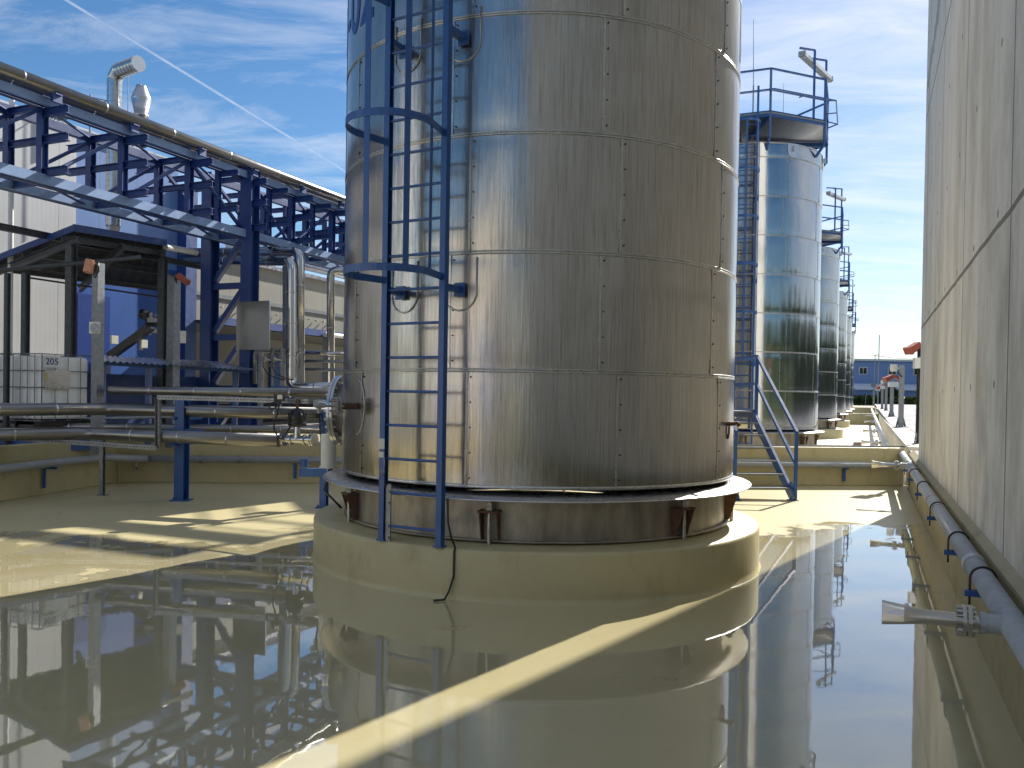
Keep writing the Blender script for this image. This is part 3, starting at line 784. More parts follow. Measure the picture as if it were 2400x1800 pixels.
for y in (run*n_t+.95,):
    for s in (-1, 1):
        b = MB(); b.beam(S(s*hw_, y, 0), S(s*hw_, y, rise*n_t-.12), .06, .06); b.build('leg', M['blue'], stair)

# ------------------------------------------------------------------ spray pipes
def mkpipe(pts, r, mat, name, label, n=18, bands=0, cat='pipe', bevel_r=None, band_mat=None, group=None):
    """a run of pipe with swept elbows; bands are raised joint rings of the cladding, children of the pipe"""
    pts = [V(p) for p in pts]; br = bevel_r or r*1.9; out = [pts[0]]
    for i in range(1, len(pts)-1):
        a, b_, c = pts[i-1], pts[i], pts[i+1]; u = (a-b_).normalized(); v = (c-b_).normalized()
        d = min(br, (a-b_).length*.45, (c-b_).length*.45); p0 = b_+u*d; p1 = b_+v*d
        for k in range(8):
            t = k/7; out.append(p0*(1-t)**2 + b_*2*t*(1-t) + p1*t*t)
    out.append(pts[-1])
    base = V((sum(p.x for p in pts)/len(pts), sum(p.y for p in pts)/len(pts), min(p.z for p in pts)-r))
    root = empty(name, base, label, cat, 0, group)
    MB().tube(out, r, n).build('pipe_run', mat, root, base)
    if bands:
        for i in range(len(pts)-1):
            L = (pts[i+1]-pts[i]).length; d = (pts[i+1]-pts[i]).normalized(); k = int(L/bands)
            for q in range(1, k+1):
                p = pts[i] + d*(q*L/(k+1)); MB().cyl(p-d*.012, p+d*.012, r+.004, n=n).build('cladding_band', band_mat or M['sealant'], root, base)
    return root

SPz = .66
def SPp(y): return V((2.357 + SL*(y-3.83), y, SPz))
root = mkpipe([SPp(.4), SPp(16.0), SPp(16.0)+RD*.9], .063, M['pvc'], 'spray_pipe', 'grey spray pipe clamped along the foot of the concrete silo', 20)
spb = V(root.location)
for y in (5.4, 5.46, 8.1, 8.9, 12.9, 13.1, 14.4, 14.7):
    MB().cyl(SPp(y)-RD*.03, SPp(y)+RD*.03, .071, n=20).build('pipe_collar', M['pvc'], root, spb)
def bracket_set(y, drop, par):
    c = SPp(y); b = MB()
    wallp = c + rn*.125
    b.beam(c + PD*.10 + V((0,0,-.092)), wallp + V((0,0,-.092)), .05, .035)
    b.beam(wallp + PD*.02 + V((0,0,-.08)), wallp + PD*.02 + V((0,0,-.08-drop)), .06, .02, PD)
    o = b.build('pipe_bracket', M['blue'], par, spb)
    pts = [c + PD*.071 + V((0,0,-.17)), c + PD*.071]
    for i in range(13):
        t = PI*i/12; pts.append(c + PD*(.071*math.cos(t)) + V((0,0,.071*math.sin(t))))
    pts.append(c - PD*.071 + V((0,0,-.12)))
    MB().tube(pts, .007, 6).build('clamp', M['black'], o, spb)
for y, d in ((5.0, .30), (6.35, .22), (8.2, .24), (10.3, .2), (12.2, .18), (13.8, .16)): bracket_set(y, d, root)

def nozzle(c, d, label, big=True):
    """flat fan nozzle on a flanged stub"""
    c = V(c); d = V(d).normalized(); side = V((0,0,1)).cross(d).normalized(); root = empty('fan_nozzle', c - V((0,0,.08)), label, 'nozzle', 0, 'fan nozzles on the spray pipes'); base = V(root.location)
    b = MB(); b.cyl(c - d*.08, c + d*.045, .048, n=16); b.cyl(c+d*.045, c+d*.07, .055, n=8, smooth=False); b.build('coupling', M['pvc'], root, base)
    b = MB(); b.cyl(c+d*.07, c+d*.105, .034, n=14); b.cyl(c+d*.105, c+d*.122, .079, n=24); b.cyl(c+d*.129, c+d*.145, .079, n=24)
    fo = b.build('flange', M['stainless'], root, base)
    b = MB()
    for i in range(8):
        t = 2*PI*i/8+.2; p = c + side*(.062*math.cos(t)) + V((0,0,.062*math.sin(t))); b.cyl(p+d*.088, p+d*.168, .011, n=6, smooth=False)
    b.build('flange_bolts', M['zinc'], fo, base)
    b = MB(); n = 16; rings = [(.145, .036, .036), (.31, .036, .036), (.40, .046, .030), (.50, .062, .014)]; k = len(b.v)
    for x, a, h in rings:
        for i in range(n):
            t = 2*PI*i/n; ca, sa = math.cos(t), math.sin(t)
            e = 1.0 if x < .35 else .45
            b.v.append(c + d*x + V((0,0,1))*(a*(abs(ca)**e)*(1 if ca > 0 else -1)) + side*(h*(abs(sa)**e)*(1 if sa > 0 else -1)))
    for q in range(len(rings)-1):
        for i in range(n):
            j = (i+1) % n; b.face((k+q*n+i, k+q*n+j, k+(q+1)*n+j, k+(q+1)*n+i), q == 0)
    b.build('fan_tip', M['stainless'], root, base)
    return root
nozzle(SPp(3.95) + PD*.075, PD, 'stainless fan nozzle jutting from the grey spray pipe in the right foreground')
nozzle(SPp(13.6) + PD*.075, PD, 'fan nozzle on the far end of the silo spray pipe, near the wall corner')

# spray pipe of the next basin, along the kerb
kp0 = V((Kx(17.4)-.35, 17.4, .62)); kp1 = V((Kx(88)-.35, 88, .80))
kp_root = mkpipe([kp0, kp1], .085, M['white'], 'spray_pipe', 'pale spray pipe running away along the kerb wall', 14, 2.4, band_mat=M['zinc'])
for y in (21.5, 29.0, 41.0, 55.0):
    p = V((Kx(y)-.42, y, kp0.z + (kp1.z-kp0.z)*(y-17.4)/70)); nozzle(p, PD, 'fan nozzle on the pale kerb spray pipe, %s from the cross wall' % {21.5: 'first', 29.0: 'second', 41.0: 'third', 55.0: 'fourth'}[y])
# drain channel grating beside it
mb = MB(); a = V((Kx(18.0)-1.35, 18.0, .004)); b_ = V((Kx(34.0)-1.35, 34.0, .004)); mb.beam(a, b_, .05, .02); mb.beam(a+V((.35,0,0)), b_+V((.35,0,0)), .05, .02)
y = 18.2
while y < 34:
    p = V((Kx(y)-1.35, y, .006)); mb.beam(p, p+V((.35, 0, 0)), .02, .012); y += .16
tag(mb.build('drain_grating', M['rust'], None, a.to_tuple()), 'rusty drain grating in the sunlit floor beside the kerb wall', 'grating')

# grey pipes on the bund walls at the back
def wl(px, py, off):
    d = ray(px, py); n = dn
    t = ((CL - n*off) - CAM).dot(n)/d.dot(n); return CAM + d*t
pa = wl(293, 1071, .13); pb = wl(760, 1074, .13); pc_ = wl(1500, 1084, .13); pd_ = wl(2110, 1092, .13)
wz = .43
pa.z = wz+.02; pb.z = wz+.02; pc_.z = wz; pd_.z = wz
wp = mkpipe([pa, pd_], .062, M['pvc'], 'wall_pipe', 'grey pipe along the cross wall, passing behind the tank and the blue stairs', 16)
wb = V(wp.location)
for px in (430, 690, 1985):
    c = wl(px, 1075, .13); c.z = wz; b = MB(); b.beam(c + V((0,0,-.075)) - dn*.05, c + V((0,0,-.075)) + dn*.12, .05, .03); b.beam(c + dn*.10 + V((0,0,-.07)), c + dn*.10 + V((0,0,-.34)), .06, .02, dn)
    b.build('pipe_bracket', M['blue'], wp, wb)
for px in (320, 470, 560):
    c = wl(px, 1072, .13); c.z = wz+.015; MB().cyl(c-dvd*.03, c+dvd*.03, .072, n=16).build('pipe_collar', M['galv'], wp, wb)
c = wl(320, 1072, .13); c.z = wz
b = MB(); b.cyl(c, c+V((0,0,-.16)), .03, n=12); b.cyl(c+V((0,0,-.16))-dn*.02, c+V((0,-.09,-.17)), .035, n=12); b.build('drain_cock', M['zinc'], wp, wb)
b = MB(); b.beam(c+V((.0, 0, -.09)), c+V((.16, -.02, -.085)), .02, .008); b.build('cock_handle', M['sealant'], wp, wb)
la_ = CL - LD*9 + V((.14, 0, .53)); lb_ = CL - LD*.6 + V((.14, 0, .50))
wp2 = mkpipe([la_, lb_, CL + V((.6, -.13, .45))], .062, M['pvc'], 'wall_pipe', 'grey pipe along the left bund wall, bending at the corner', 16)
wb = V(wp2.location)
c = CL - LD*1.95 + V((.14, 0, .51)); b = MB(); b.beam(c + V((-.10, 0, -.08)), c + V((.10, 0, -.08)), .05, .03); b.beam(c + V((-.10, 0, -.07)), c + V((-.10, 0, -.40)), .06, .02, V((1,0,0))); b.build('pipe_bracket', M['blue'], wp2, wb)

# ------------------------------------------------------------------ insulated product pipes at the left
ZP = {1: 1.69, 2: 1.375, 5: .985}
def atz(px, py, z): return gz(px, py, z)
pr1 = [at(252, 880, 16.0), at(252, 914, 13.3), at(800, 921, 12.2)]
pr1[0].z = 1.69; pr1[1].z = 1.685; pr1[2].z = 1.70
mkpipe([V((pr1[1].x+.5, 15.6, 1.685)), pr1[1], pr1[2]], .066, M['pipe_clad'], 'insulated_pipe', 'topmost insulated pipe, ending at the manhole side of the foreground tank', 20, .95, group='insulated product pipes')
A = at(-160, 962, 11.2); B = at(276, 957, 13.05); C = at(790, 970, 12.4)
for p in (A, B, C): p.z = 1.385
mkpipe([A, at(250, 958, 13.2).xy.to_3d() + V((0,0,1.385)), C], .094, M['pipe_clad'], 'insulated_pipe', 'second insulated pipe from the top, passing behind the blue support post', 20, 1.0, group='insulated product pipes')
A = at(-160, 1018, 11.4); B = at(205, 1013, 12.75); C = at(655, 1030, 12.0)
mkpipe([V((A.x, A.y, 1.03)), V((B.x, B.y, 1.02)), V((C.x, C.y, 1.0))], .094, M['pipe_clad'], 'insulated_pipe', 'lowest insulated pipe, in front of the blue post and ending at the black valve', 20, 1.0, group='insulated product pipes')
A = at(-120, 1000, 13.6); B = at(430, 1000, 14.4); C = at(780, 1003, 14.0)
mkpipe([V((A.x, A.y, 1.06)), V((B.x, B.y, 1.06)), V((C.x, C.y, 1.06))], .062, M['pipe_clad'], 'insulated_pipe', 'slimmer insulated pipe low behind the other pipes', 18, 1.1, group='insulated product pipes')
A = at(-60, 985, 14.2); B = at(700, 972, 14.4)
mkpipe([A, B], .022, M['pvc'], 'thin_pipe', 'thin dark pipe behind the insulated pipes', 10)

# blue support post and brackets
def post(name, px, py, wpx, ztop, mat, label, cat, flange=True, Yd=None):
    f = gz(px, py, 0); wd = wpx*f.y/F; root = empty(name, f, label, cat); bs = V(f)
    MB().ibeam(f, f+V((0,0,ztop)), wd, wd, .012, V((.25,1,0))).build('column', mat, root, bs)
    b = MB(); b.box(f+V((0,0,.008)), (wd+.12, wd+.10, .016)); 
    for s in (-1, 1): b.cyl(f+V((s*(wd/2+.03), -.04, .016)), f+V((s*(wd/2+.03), -.04, .05)), .012, n=6)
    b.build('base_plate', M['blue'], root, bs)
    return root, bs, f
r_, bs, f = post('pipe_support', 425, 1173, 24, 1.56, M['blue'], 'blue steel pipe support post standing on the shaded floor at the left', 'post')
b = MB(); b.beam(f+V((-.25,-.05,1.09)), f+V((.35,-.05,1.09)), .06, .04); b.beam(f+V((-.1, -.2, .88)), f+V((.1, .5, .88)), .05, .05); b.beam(f+V((-.1, -.1, 1.27)), f+V((.1, .5, 1.27)), .05, .05); b.build('bracket_arm', M['blue'], r_, bs)
r_, bs, f = post('pipe_support', 759, 1190, 16, 1.45, M['blue'], 'blue pipe support post half hidden at the left flank of the foreground tank', 'post')
b = MB(); b.beam(f+V((-.36, 0, .52)), f+V((.05, 0, .52)), .12, .12); b.cyl(f+V((-.3, 0, .6)), f+V((-.3, 0, .72)), .06, n=10); b.build('bracket_arm', M['blue'], r_, bs)
# pale upright pipe stub beside the tank
p0 = at(770, 1096, 9.55); p1 = at(770, 1018, 9.55)
b = MB(); b.cyl(V((p0.x, p0.y, .846)), p1, .088, n=24); b.cyl(V((p0.x, p0.y, .846)), V((p0.x, p0.y, .86)), .105, n=24)
tag(b.build('pipe_stub', M['sticker'], None, (p0.x, p0.y, .846)), 'stout pale upright pipe stub on the drip plate below the manhole', 'pipe')

# cable tray on its galvanised post
def tray(pts, label):
    base = V(pts[0]); root = empty('cable_tray', (base.x, base.y, min(p.z for p in pts)), label, 'cable tray'); bs = V(root.location); hb = MB()
    for i in range(len(pts)-1):
        p, q = V(pts[i]), V(pts[i+1]); u = V((0,0,1)) if abs((q-p).normalized().z) < .5 else V((1,0,0))
        MB().channel(p, q, .065, .06, .003, u).build('tray_run', M['galv'], root, bs)
        d = (q-p).normalized(); L = (q-p).length; k = int(L/.055)
        fr_ = V((0,-1,0))
        for j in range(k):
            c = p + d*((j+.5)*L/k) + fr_*.0315
            ux = d; uz = d.cross(fr_).normalized()
            hb.box(c, (.032, .004, .010), (ux, fr_, uz))
    hb.build('slots', M['black'], root, bs)
    return root, bs
t0 = at(725, 941, 12.0); t1 = at(370, 931, 12.3); t2 = at(370, 1050, 12.3); t3 = at(89, 1031, 12.6); t4 = at(-140, 1015, 12.2)
tr, tbs = tray([t0, t1, t2, t3, t4], 'perforated galvanised cable tray stepping down in front of the insulated pipes')
pf = gz(239, 1161, 0); ptop = at(239, 1050, pf.y); b = MB(); b.channel(pf, V((pf.x, pf.y, t3.z+.0)), .085, .06, .004, V((0,-1,0))); b.box(pf+V((0,0,.005)), (.16, .14, .01))
b.build('tray_post', M['galv'], tr, tbs)
# actuated valve at the end of the lowest pipe
vc = at(696, 1030, 11.95); vroot = empty('actuated_valve', vc - V((0,0,.2)), 'pipe valve with a black ribbed actuator on top, near the tank manhole', 'valve'); vb = V(vroot.location); ex = (at(760, 1032, 11.8)-at(640, 1029, 12.1)).normalized()
b = MB(); b.cyl(vc - ex*.24, vc + ex*.26, .055, n=18)
for s in (-.25, -.22, -.10, .12, .24, .275): b.cyl(vc+ex*s, vc+ex*(s+.022), .10 if abs(s) > .2 else .075, n=20)
b.cyl(vc, vc+V((0,0,.19)), .055, .045, n=16)
b.build('valve_body', M['stainless'], vroot, vb)
b = MB(); b.lathe([(.05, .18), (.13, .20), (.135, .24), (.12, .26), (.135, .28), (.125, .36), (.085, .43), (.03, .45)], 20, vc, smooth=True)
for i in range(12):
    t = 2*PI*i/12; b.box(vc+V((.115*math.cos(t), .115*math.sin(t), .33)), (.03, .018, .11), (V((math.cos(t), math.sin(t), 0)), V((-math.sin(t), math.cos(t), 0)), V((0,0,1))))
b.build('actuator', M['black'], vroot, vb)
b = MB(); b.cyl(vc+V((0,0,.44)), vc+V((0,0,.58)), .022, n=10); b.build('spindle', M['rust'], vroot, vb)
bx = at(655, 932, 11.8); b = MB(); b.box(bx, (.13, .10, .10)); b.box(bx+V((.0, 0, -.085)), (.05, .05, .08)); b.build('limit_switch', M['black'], vroot, vb)
b = MB(); b.box(bx+V((.02, -.053, .01)), (.07, .008, .06)); b.build('switch_plate', M['sticker'], vroot, vb)
pts = [bx+V((-.02, 0, -.05)), bx+V((-.14, -.02, -.10)), bx+V((-.1, -.02, -.17)), bx+V((0, -.03, -.12)), bx+V((-.04, -.03, -.3)), bx+V((-.06, -.03, -.45)), bx+V((.05, -.04, -.58)), vc+V((-.08, 0, .22))]
sm = []
for i in range(len(pts)-1):
    p_, q_ = pts[max(i-1, 0)], pts[min(i+2, len(pts)-1)]
    for k in range(6):
        t = k/6; a_, b2, c2, d2 = p_, pts[i], pts[i+1], q_
        sm.append(.5*((2*b2) + (c2-a_)*t + (2*a_-5*b2+4*c2-d2)*t*t + (3*b2-a_-3*c2+d2)*t**3))
MB().tube(sm + [pts[-1]], .012, 8).build('hose', M['black'], vroot, vb)
# sensor head with its cables beside the manhole
hc = at(748, 952, 10.6); hroot = empty('sensor_head', hc - V((0,0,.12)), 'small grey sensor head with two black cables hanging to the drip plate', 'sensor'); hb_ = V(hroot.location)
b = MB(); b.cyl(hc+V((-.03,-.05,.03)), hc+V((.05,.06,.03)), .055, n=16); b.cyl(hc+V((0,0,-.09)), hc+V((0,0,.0)), .03, n=12); b.cyl(hc+V((.05, 0, .02)), hc+V((.25, -.05, -.02)), .012, n=8); b.build('housing', M['galv'], hroot, hb_)
for dx in (0, .03):
    e = at(772+dx*200, 1100, 9.6); mid = at(752+dx*300, 1020, 10.3)
    MB().tube([hc+V((dx, 0, -.09)), (hc+mid)/2+V((dx, 0, -.05)), mid, (mid+e)/2+V((-.02, 0, -.02)), e, at(760, 1150, 9.3), at(800, 1190, 9.2)], .013, 8).build('cable', M['black'], hroot, hb_)

# ------------------------------------------------------------------ pipe rack
N0 = V((-7.5, 12.25, 0)); ZL = 4.87; ZU = 6.05; WR = .76
def N(t, off=0, z=0): return N0 + RD*t + PD*off + V((0,0,z))
rack = empty('pipe_rack', N(5.1, .38, gzf(15)), 'blue steel pipe rack bridge on a lattice trestle, crossing over the canopy at the left', 'pipe rack'); rb = V(rack.location)
t0_, t1_ = -4.2, 18.6
for off in (0, WR):
    MB().channel(N(t0_, off, ZU), N(t1_, off, ZU), .14, .10, .01, V((0,0,1)) if not off else V((0,0,-1))).build('top_chord', M['blue_deep'], rack, rb)
    MB().channel(N(t0_, off, ZL), N(t1_, off, ZL), .15, .14, .01, V((0,0,-1)) if not off else V((0,0,1))).build('bottom_chord', M['blue_deep'], rack, rb)
vt = [.6 + 1.5*k for k in range(-3, 13)]
for k, t in enumerate(vt):
    for off, dr in ((0, -1), (WR, 1)):
        b = MB(); b.ibeam(N(t, off, ZL+.06), N(t, off, ZU-.06), .12, .12, .01, RD); b.build('upright', M['blue_deep'], rack, rb)
        for z in (ZU-.14, ZL+.63, ZL+.13):
            b = MB(); b.ibeam(N(t, off, z), N(t, off + dr*.56, z), .12, .09, .009); b.build('outrigger', M['blue_deep'], rack, rb)
    for z in (ZU-.03, ZL+.63, ZL): MB().ibeam(N(t, 0, z), N(t, WR, z), .10, .08, .009).build('cross_beam', M['blue_deep'], rack, rb)
    if k < len(vt)-1 and t > 3:
        for off, dr in ((0, -1), (WR, 1)):
            MB().ibeam(N(t+.75, off, ZL+.06), N(t+.75, off, ZU-.06), .09, .09, .009, RD).build('upright', M['blue_deep'], rack, rb)
            for z in (ZU-.14, ZL+.35): MB().ibeam(N(t+.75, off, z), N(t+.75, off + dr*.5, z), .10, .08, .009).build('outrigger', M['blue_deep'], rack, rb)
    if k < len(vt)-1:
        t2 = vt[k+1]
        flip = (k in (5, 6, 9, 10, 12))
        for off in (0, WR):
            za, zb = (ZL+.06, ZU-.06) if not flip else (ZU-.06, ZL+.06)
            b = MB(); b.beam(N(t, off, za), N(t2, off, zb), .06, .05); b.build('diagonal', M['blue_deep'], rack, rb)
        for z in (ZU-.02, ZL-.02): MB().beam(N(t, 0, z), N(t2, WR, z), .05, .02).build('wind_brace', M['blue_deep'], rack, rb)
# pale cable channel along the near top chord and grating planks between the chords
for o_, z_, h_ in ((-.13, ZU+.01, .13), (-.115, ZL+.01, .15), (WR-.10, ZL-.01, .13)):
    MB().beam(N(t0_, o_, z_), N(t1_, o_, z_), .06, h_).build('cable_channel', M['tray'], rack, rb)
b = MB(); t = -3.6
while t < 18:
    for q in range(8): b.beam(N(t+q*.06, .16, ZU+.05), N(t+q*.06, WR-.16, ZU+.05), .012, .03)
    t += 1.5
b.build('grating', M['galv'], rack, rb)
# trestle legs
for tt_ in (5.12, 5.12+12):
    for off, nm in ((-.14, 'leg'), (WR+.14, 'leg')):
        MB().ibeam(N(tt_, off, .6), N(tt_, off, ZU+.15), .26, .26, .016, RD).build('trestle_leg', M['blue_deep'], rack, rb)
    zz0 = .8; k = 0
    while zz0 < ZL-.5:
        b = MB(); b.beam(N(tt_, -.02, zz0+.95), N(tt_, WR+.02, zz0+.95), .10, .12); b.beam(N(tt_, WR+.0, zz0) , N(tt_, -.0, zz0+.9), .10, .10); b.build('trestle_brace', M['blue_deep'], rack, rb); zz0 += 1.05
# pipe shoes
for k, t in enumerate(vt):
    for q in ((-.30, -.02, .20) if k % 2 else (-.25,)):
        b = MB(); b.box(N(t, q, ZU+.05), (.05, .16, .13), (PD, RD, V((0,0,1)))); b.box(N(t, q, ZU+.105), (.12, .12, .02), (PD, RD, V((0,0,1))))
        b.build('pipe_shoe', M['blue_deep'], rack, rb)
for q, (off, z, r) in enumerate(((-.24, ZU+.205, .092), (.03, ZU+.205, .085), (.30, ZU+.20, .08))):
    mkpipe([N(t0_, off, z), N(t1_, off, z)], r, M['pipe_clad'], 'insulated_pipe', 'insulated pipe on top of the blue rack, %s of three' % ('nearest', 'middle one', 'farthest')[q], 18, 1.5, group='pipes on the rack')

# ------------------------------------------------------------------ buildings at the left
W0 = V((-10.1, 15.2, 0))
def W(t, off=0, z=0): return W0 + RD*t + PD*off + V((0,0,z))
AXW = (RD, PD, V((0,0,1)))
def wbox(mb_, ta_, tb_, oa, ob, za, zb):
    return mb_.box(W((ta_+tb_)/2, (oa+ob)/2, (za+zb)/2), (tb_-ta_, abs(ob-oa), zb-za), AXW)
hall = empty('factory_hall', W(1, 4, .6), 'tall factory hall with pale grey and blue wall panels behind the canopy', 'building'); hb2 = V(hall.location)
wbox(MB(), -9, 2.39, 0, 9, .5, 7.05).build('grey_wall', M['p_grey'], hall, hb2)
wbox(MB(), 2.40, 5.2, .03, 8.9, .5, 4.55).build('blue_wall', M['p_blue'], hall, hb2)
wbox(MB(), 2.40, 5.2, .033, 8.9, 4.553, 7.0).build('upper_wall', M['p_blue_skylit'], hall, hb2)
wbox(MB(), 2.44, 3.25, -.02, .028, .6, 3.7).build('bay_door_or_shade', M['letter'], hall, hb2)  # dark panel standing in for the shaded wall under the canopy
b = wbox(MB(), 5.2, 5.55, -.25, .2, .5, 6.6); b.build('corner_trim', M['blue_deep'], hall, hb2)
wbox(MB(), -9.1, 5.3, -.05, 9.05, 7.05, 7.15).build('roof', M['plate'], hall, hb2)
MB().cyl(at(25, 560, 15.0).xy.to_3d()+V((0,0,.7)), at(25, 560, 15.0).xy.to_3d()+V((0,0,7.0)), .045, n=12).build('downpipe', M['white'], hall, hb2)
b = MB(); b.box(W(3.35, -.01, 2.35), (.10, .06, .12), AXW); b.build('wall_box', M['sticker'], hall, hb2)

low = empty('process_building', W(9, 4, .6), 'low cream panelled process building with an open bay, behind the blue trestle', 'building'); lb2 = V(low.location)
wbox(MB(), 5.56, 24, .0, 6, 3.35, 5.05).build('upper_wall', M['p_cream'], low, lb2)
wbox(MB(), 5.56, 24, 2.2, 6, .5, 3.34).build('bay_back_wall', M['p_cream'], low, lb2)
wbox(MB(), 5.50, 24.1, -.12, 6.1, 5.052, 5.16).build('roof', M['plate'], low, lb2)
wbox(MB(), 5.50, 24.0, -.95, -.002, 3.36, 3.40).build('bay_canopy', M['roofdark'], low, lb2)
wbox(MB(), 5.50, 24.0, -1.0, -.953, 3.28, 3.46).build('fascia', M['blue_deep'], low, lb2)
MB().cyl(W(9.6, -1.08, 3.34), W(24, -1.08, 3.34), .07, n=14).build('gutter', M['white'], low, lb2)
b = MB()
for t in (7.1, 9.9, 12.7, 15.5): b.ibeam(W(t, -.9, .6), W(t, -.9, 3.28), .14, .14)
b.build('bay_column', M['galv'], low, lb2)
b = MB(); wbox(b, 6.1, 6.9, 2.12, 2.2, .6, 2.9); b.build('bay_door_or_shade', M['p_blue'], low, lb2)
b = MB(); wbox(b, 11.2, 12.4, 2.12, 2.2, .6, 2.9); b.build('bay_door_or_shade', M['p_blue'], low, lb2)
b = MB(); wbox(b, 5.56, 24, -.04, -.005, 4.05, 4.15); b.build('wall_rail', M['galv'], low, lb2)
b = MB()
for i in range(14):
    p = W(6.6+i*.36, -.03, 3.82); b.cyl(p, p+V((0,0,.02)) - PD*.08, .02, n=6)
b.build('hooks', M['sealant'], low, lb2)
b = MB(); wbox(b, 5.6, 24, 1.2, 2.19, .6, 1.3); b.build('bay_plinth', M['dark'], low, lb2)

# ducts by the tall hall
duct = empty('vent_duct', at(268, 560, 17.3), 'silver spiral ventilation duct bending over above the pipe rack', 'duct'); db = V(duct.location)
da = at(269, 530, 17.2); dt = at(269, 190, 17.2); de = at(350, 193, 16.5)
da = V((dt.x, dt.y, da.z)); elb = V((dt.x, dt.y, dt.z+.02))
b = MB(); pts = [da, elb]; k = 26
for i in range(k): b.cyl(da+(elb-da)*(i/k), da+(elb-da)*((i+.9)/k), .148, n=20, caps=False); 
for i in range(k): b.cyl(da+(elb-da)*((i+.9)/k), da+(elb-da)*((i+1)/k), .153, n=20, caps=False)
b.build('riser', M['stainless'], duct, db)
b = MB(); hd = (V((de.x, de.y, elb.z+.16)) - V((elb.x, elb.y, elb.z+.16))).normalized(); p1 = V((elb.x, elb.y, elb.z+.16))
b.tube([elb, elb+V((0,0,.06))+hd*.03, p1+hd*.14, p1+hd*.2], .15, 20)
for i in range(6): b.cyl(p1+hd*(.2+i*.11), p1+hd*(.2+i*.11+.1), .148, n=20); b.cyl(p1+hd*(.3+i*.11), p1+hd*(.31+i*.11), .155, n=20)
b.build('elbow', M['stainless'], duct, db)
b = MB(); b.cyl(da, da+V((0,0,-.28)), .15, .10, n=4, smooth=False); b.box(da+V((.0,-.05,-.36)), (.3, .3, .14)); b.build('duct_boot', M['plate'], duct, db)
cap = at(330, 285, 17.0); croot = empty('roof_cowl', cap-V((0,0,.5)), 'silver double-cone roof cowl beside the bent duct', 'roof vent'); cb = V(croot.location)
b = MB(); b.lathe([(.12, -.5), (.12, .10), (.15, .10), (.15, .13), (.12, .13), (.195, .45), (.19, .48), (.10, .70), (.10, .72), (0.001, .72)], 24, cap); b.build('cowl', M['plate'], croot, cb)
for px, py, h, Y in ((114, 205, 1.0, 17), (301, 150, 1.2, 18)):
    p = at(px, py, Y); tag(MB().cyl(p, p-V((0,0,h+1.5)), .008, .012, n=6).build('lightning_rod', M['galv'], None, (p.x, p.y, p.z-h-1.5)), 'thin lightning rod on the hall roof, %s the silver duct' % ('left of' if px < 200 else 'right above'), 'rod')
b = MB(); p = at(212, 222, 17.4); b.cyl(p, p-V((0,0,.9)), .02, n=8); b.cyl(p+V((0,0,-.05)), p+V((.35, 0, -.12)), .012, n=6); b.cyl(p+V((.1, 0, -.3)), p+V((.35, 0, -.1)), .010, n=6)
tag(b.build('aerial_bracket', M['galv'], None, (p.x, p.y, p.z-.9)), 'small galvanised bracket stay left of the silver duct', 'bracket')

# canopy over the filling place
Bc = at(175, 534, 14.0); Cc = Bc + RD*2.0; Dc = Bc + PD*2.6; Dc.z = Bc.z - .56; Ec = Dc + RD*2.2
can = empty('canopy', V((Bc.x, Bc.y, gzf(14))), 'dark mono-pitch canopy with blue edge and grey columns at the left', 'canopy'); cb2 = V(can.location)
Cc = at(388, 569, 16.0); Dc = at(-60, 626, 15.3); Ec = at(390, 682, 18.6)
def bil(s, t): return Bc*(1-s)*(1-t) + Cc*s*(1-t) + Dc*(1-s)*t + Ec*s*t
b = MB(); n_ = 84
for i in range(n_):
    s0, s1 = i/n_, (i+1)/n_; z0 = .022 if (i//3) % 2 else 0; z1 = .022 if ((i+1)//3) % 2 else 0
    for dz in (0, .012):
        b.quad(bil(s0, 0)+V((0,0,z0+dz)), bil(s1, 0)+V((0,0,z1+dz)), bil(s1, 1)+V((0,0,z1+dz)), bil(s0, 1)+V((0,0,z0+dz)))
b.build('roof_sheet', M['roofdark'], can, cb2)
b = MB(); b.beam(bil(-.01, 0), bil(1.01, 0), .03, .12); b.beam(bil(0, 0), bil(0, 1.0), .03, .11); b.build('fascia', M['blue_deep'], can, cb2)
b = MB()
for t in (.12, .5, .88): b.ibeam(bil(0, t)+V((0,0,-.08)), bil(1, t)+V((0,0,-.08)), .10, .06)
for s in (.03, .5, .97): b.ibeam(bil(s, 0)+V((0,0,-.19)), bil(s, 1)+V((0,0,-.19)), .12, .08)
b.build('rafters', M['galv_shaded'], can, cb2)
for s, t in ((.03, .06), (.97, .06), (.03, .94), (.97, .94)):
    p = bil(s, t); MB().ibeam(V((p.x, p.y, gzf(14))), V((p.x, p.y, p.z-.25)), .13, .13, .01, RD).build('column', M['galv_shaded'], can, cb2)
b = MB(); b.cyl(bil(1.0, .02)+V((0,0,-.06)), at(460, 592, 17.0), .06, n=14); b.build('gutter', M['white'], can, cb2)
# grey lintel beam that runs in front of the canopy
la2 = at(-60, 519, 13.2); lb3 = la2 + RD*5.4; lb3.z = la2.z
lint = empty('lintel_beam', V((lb3.x, lb3.y, gzf(15))), 'long grey steel beam on two columns in front of the dark canopy', 'beam'); lbs = V(lint.location)
MB().ibeam(la2, lb3, .11, .09, .01).build('beam', M['galv_shaded'], lint, lbs)
for px in (17, 60):
    p = at(px, 700, 14.2 if px == 60 else 13.6); MB().ibeam(V((p.x, p.y, .7)), V((p.x, p.y, at(px, 640, p.y).z)), .10 if px == 60 else .07, .10 if px == 60 else .07, .01, RD).build('column', M['galv_shaded'], lint, lbs)
b = MB(); q0_ = at(-20, 636, 13.4); q1_ = at(330, 603, 14.6); b.cyl(q0_, q1_, .035, n=12); b.build('round_rail', M['galv_shaded'], lint, lbs)
b = MB(); b.beam(at(68, 651, 14.6), at(400, 700, 16.2), .03, .03); b.build('thin_rail', M['black'], lint, lbs)
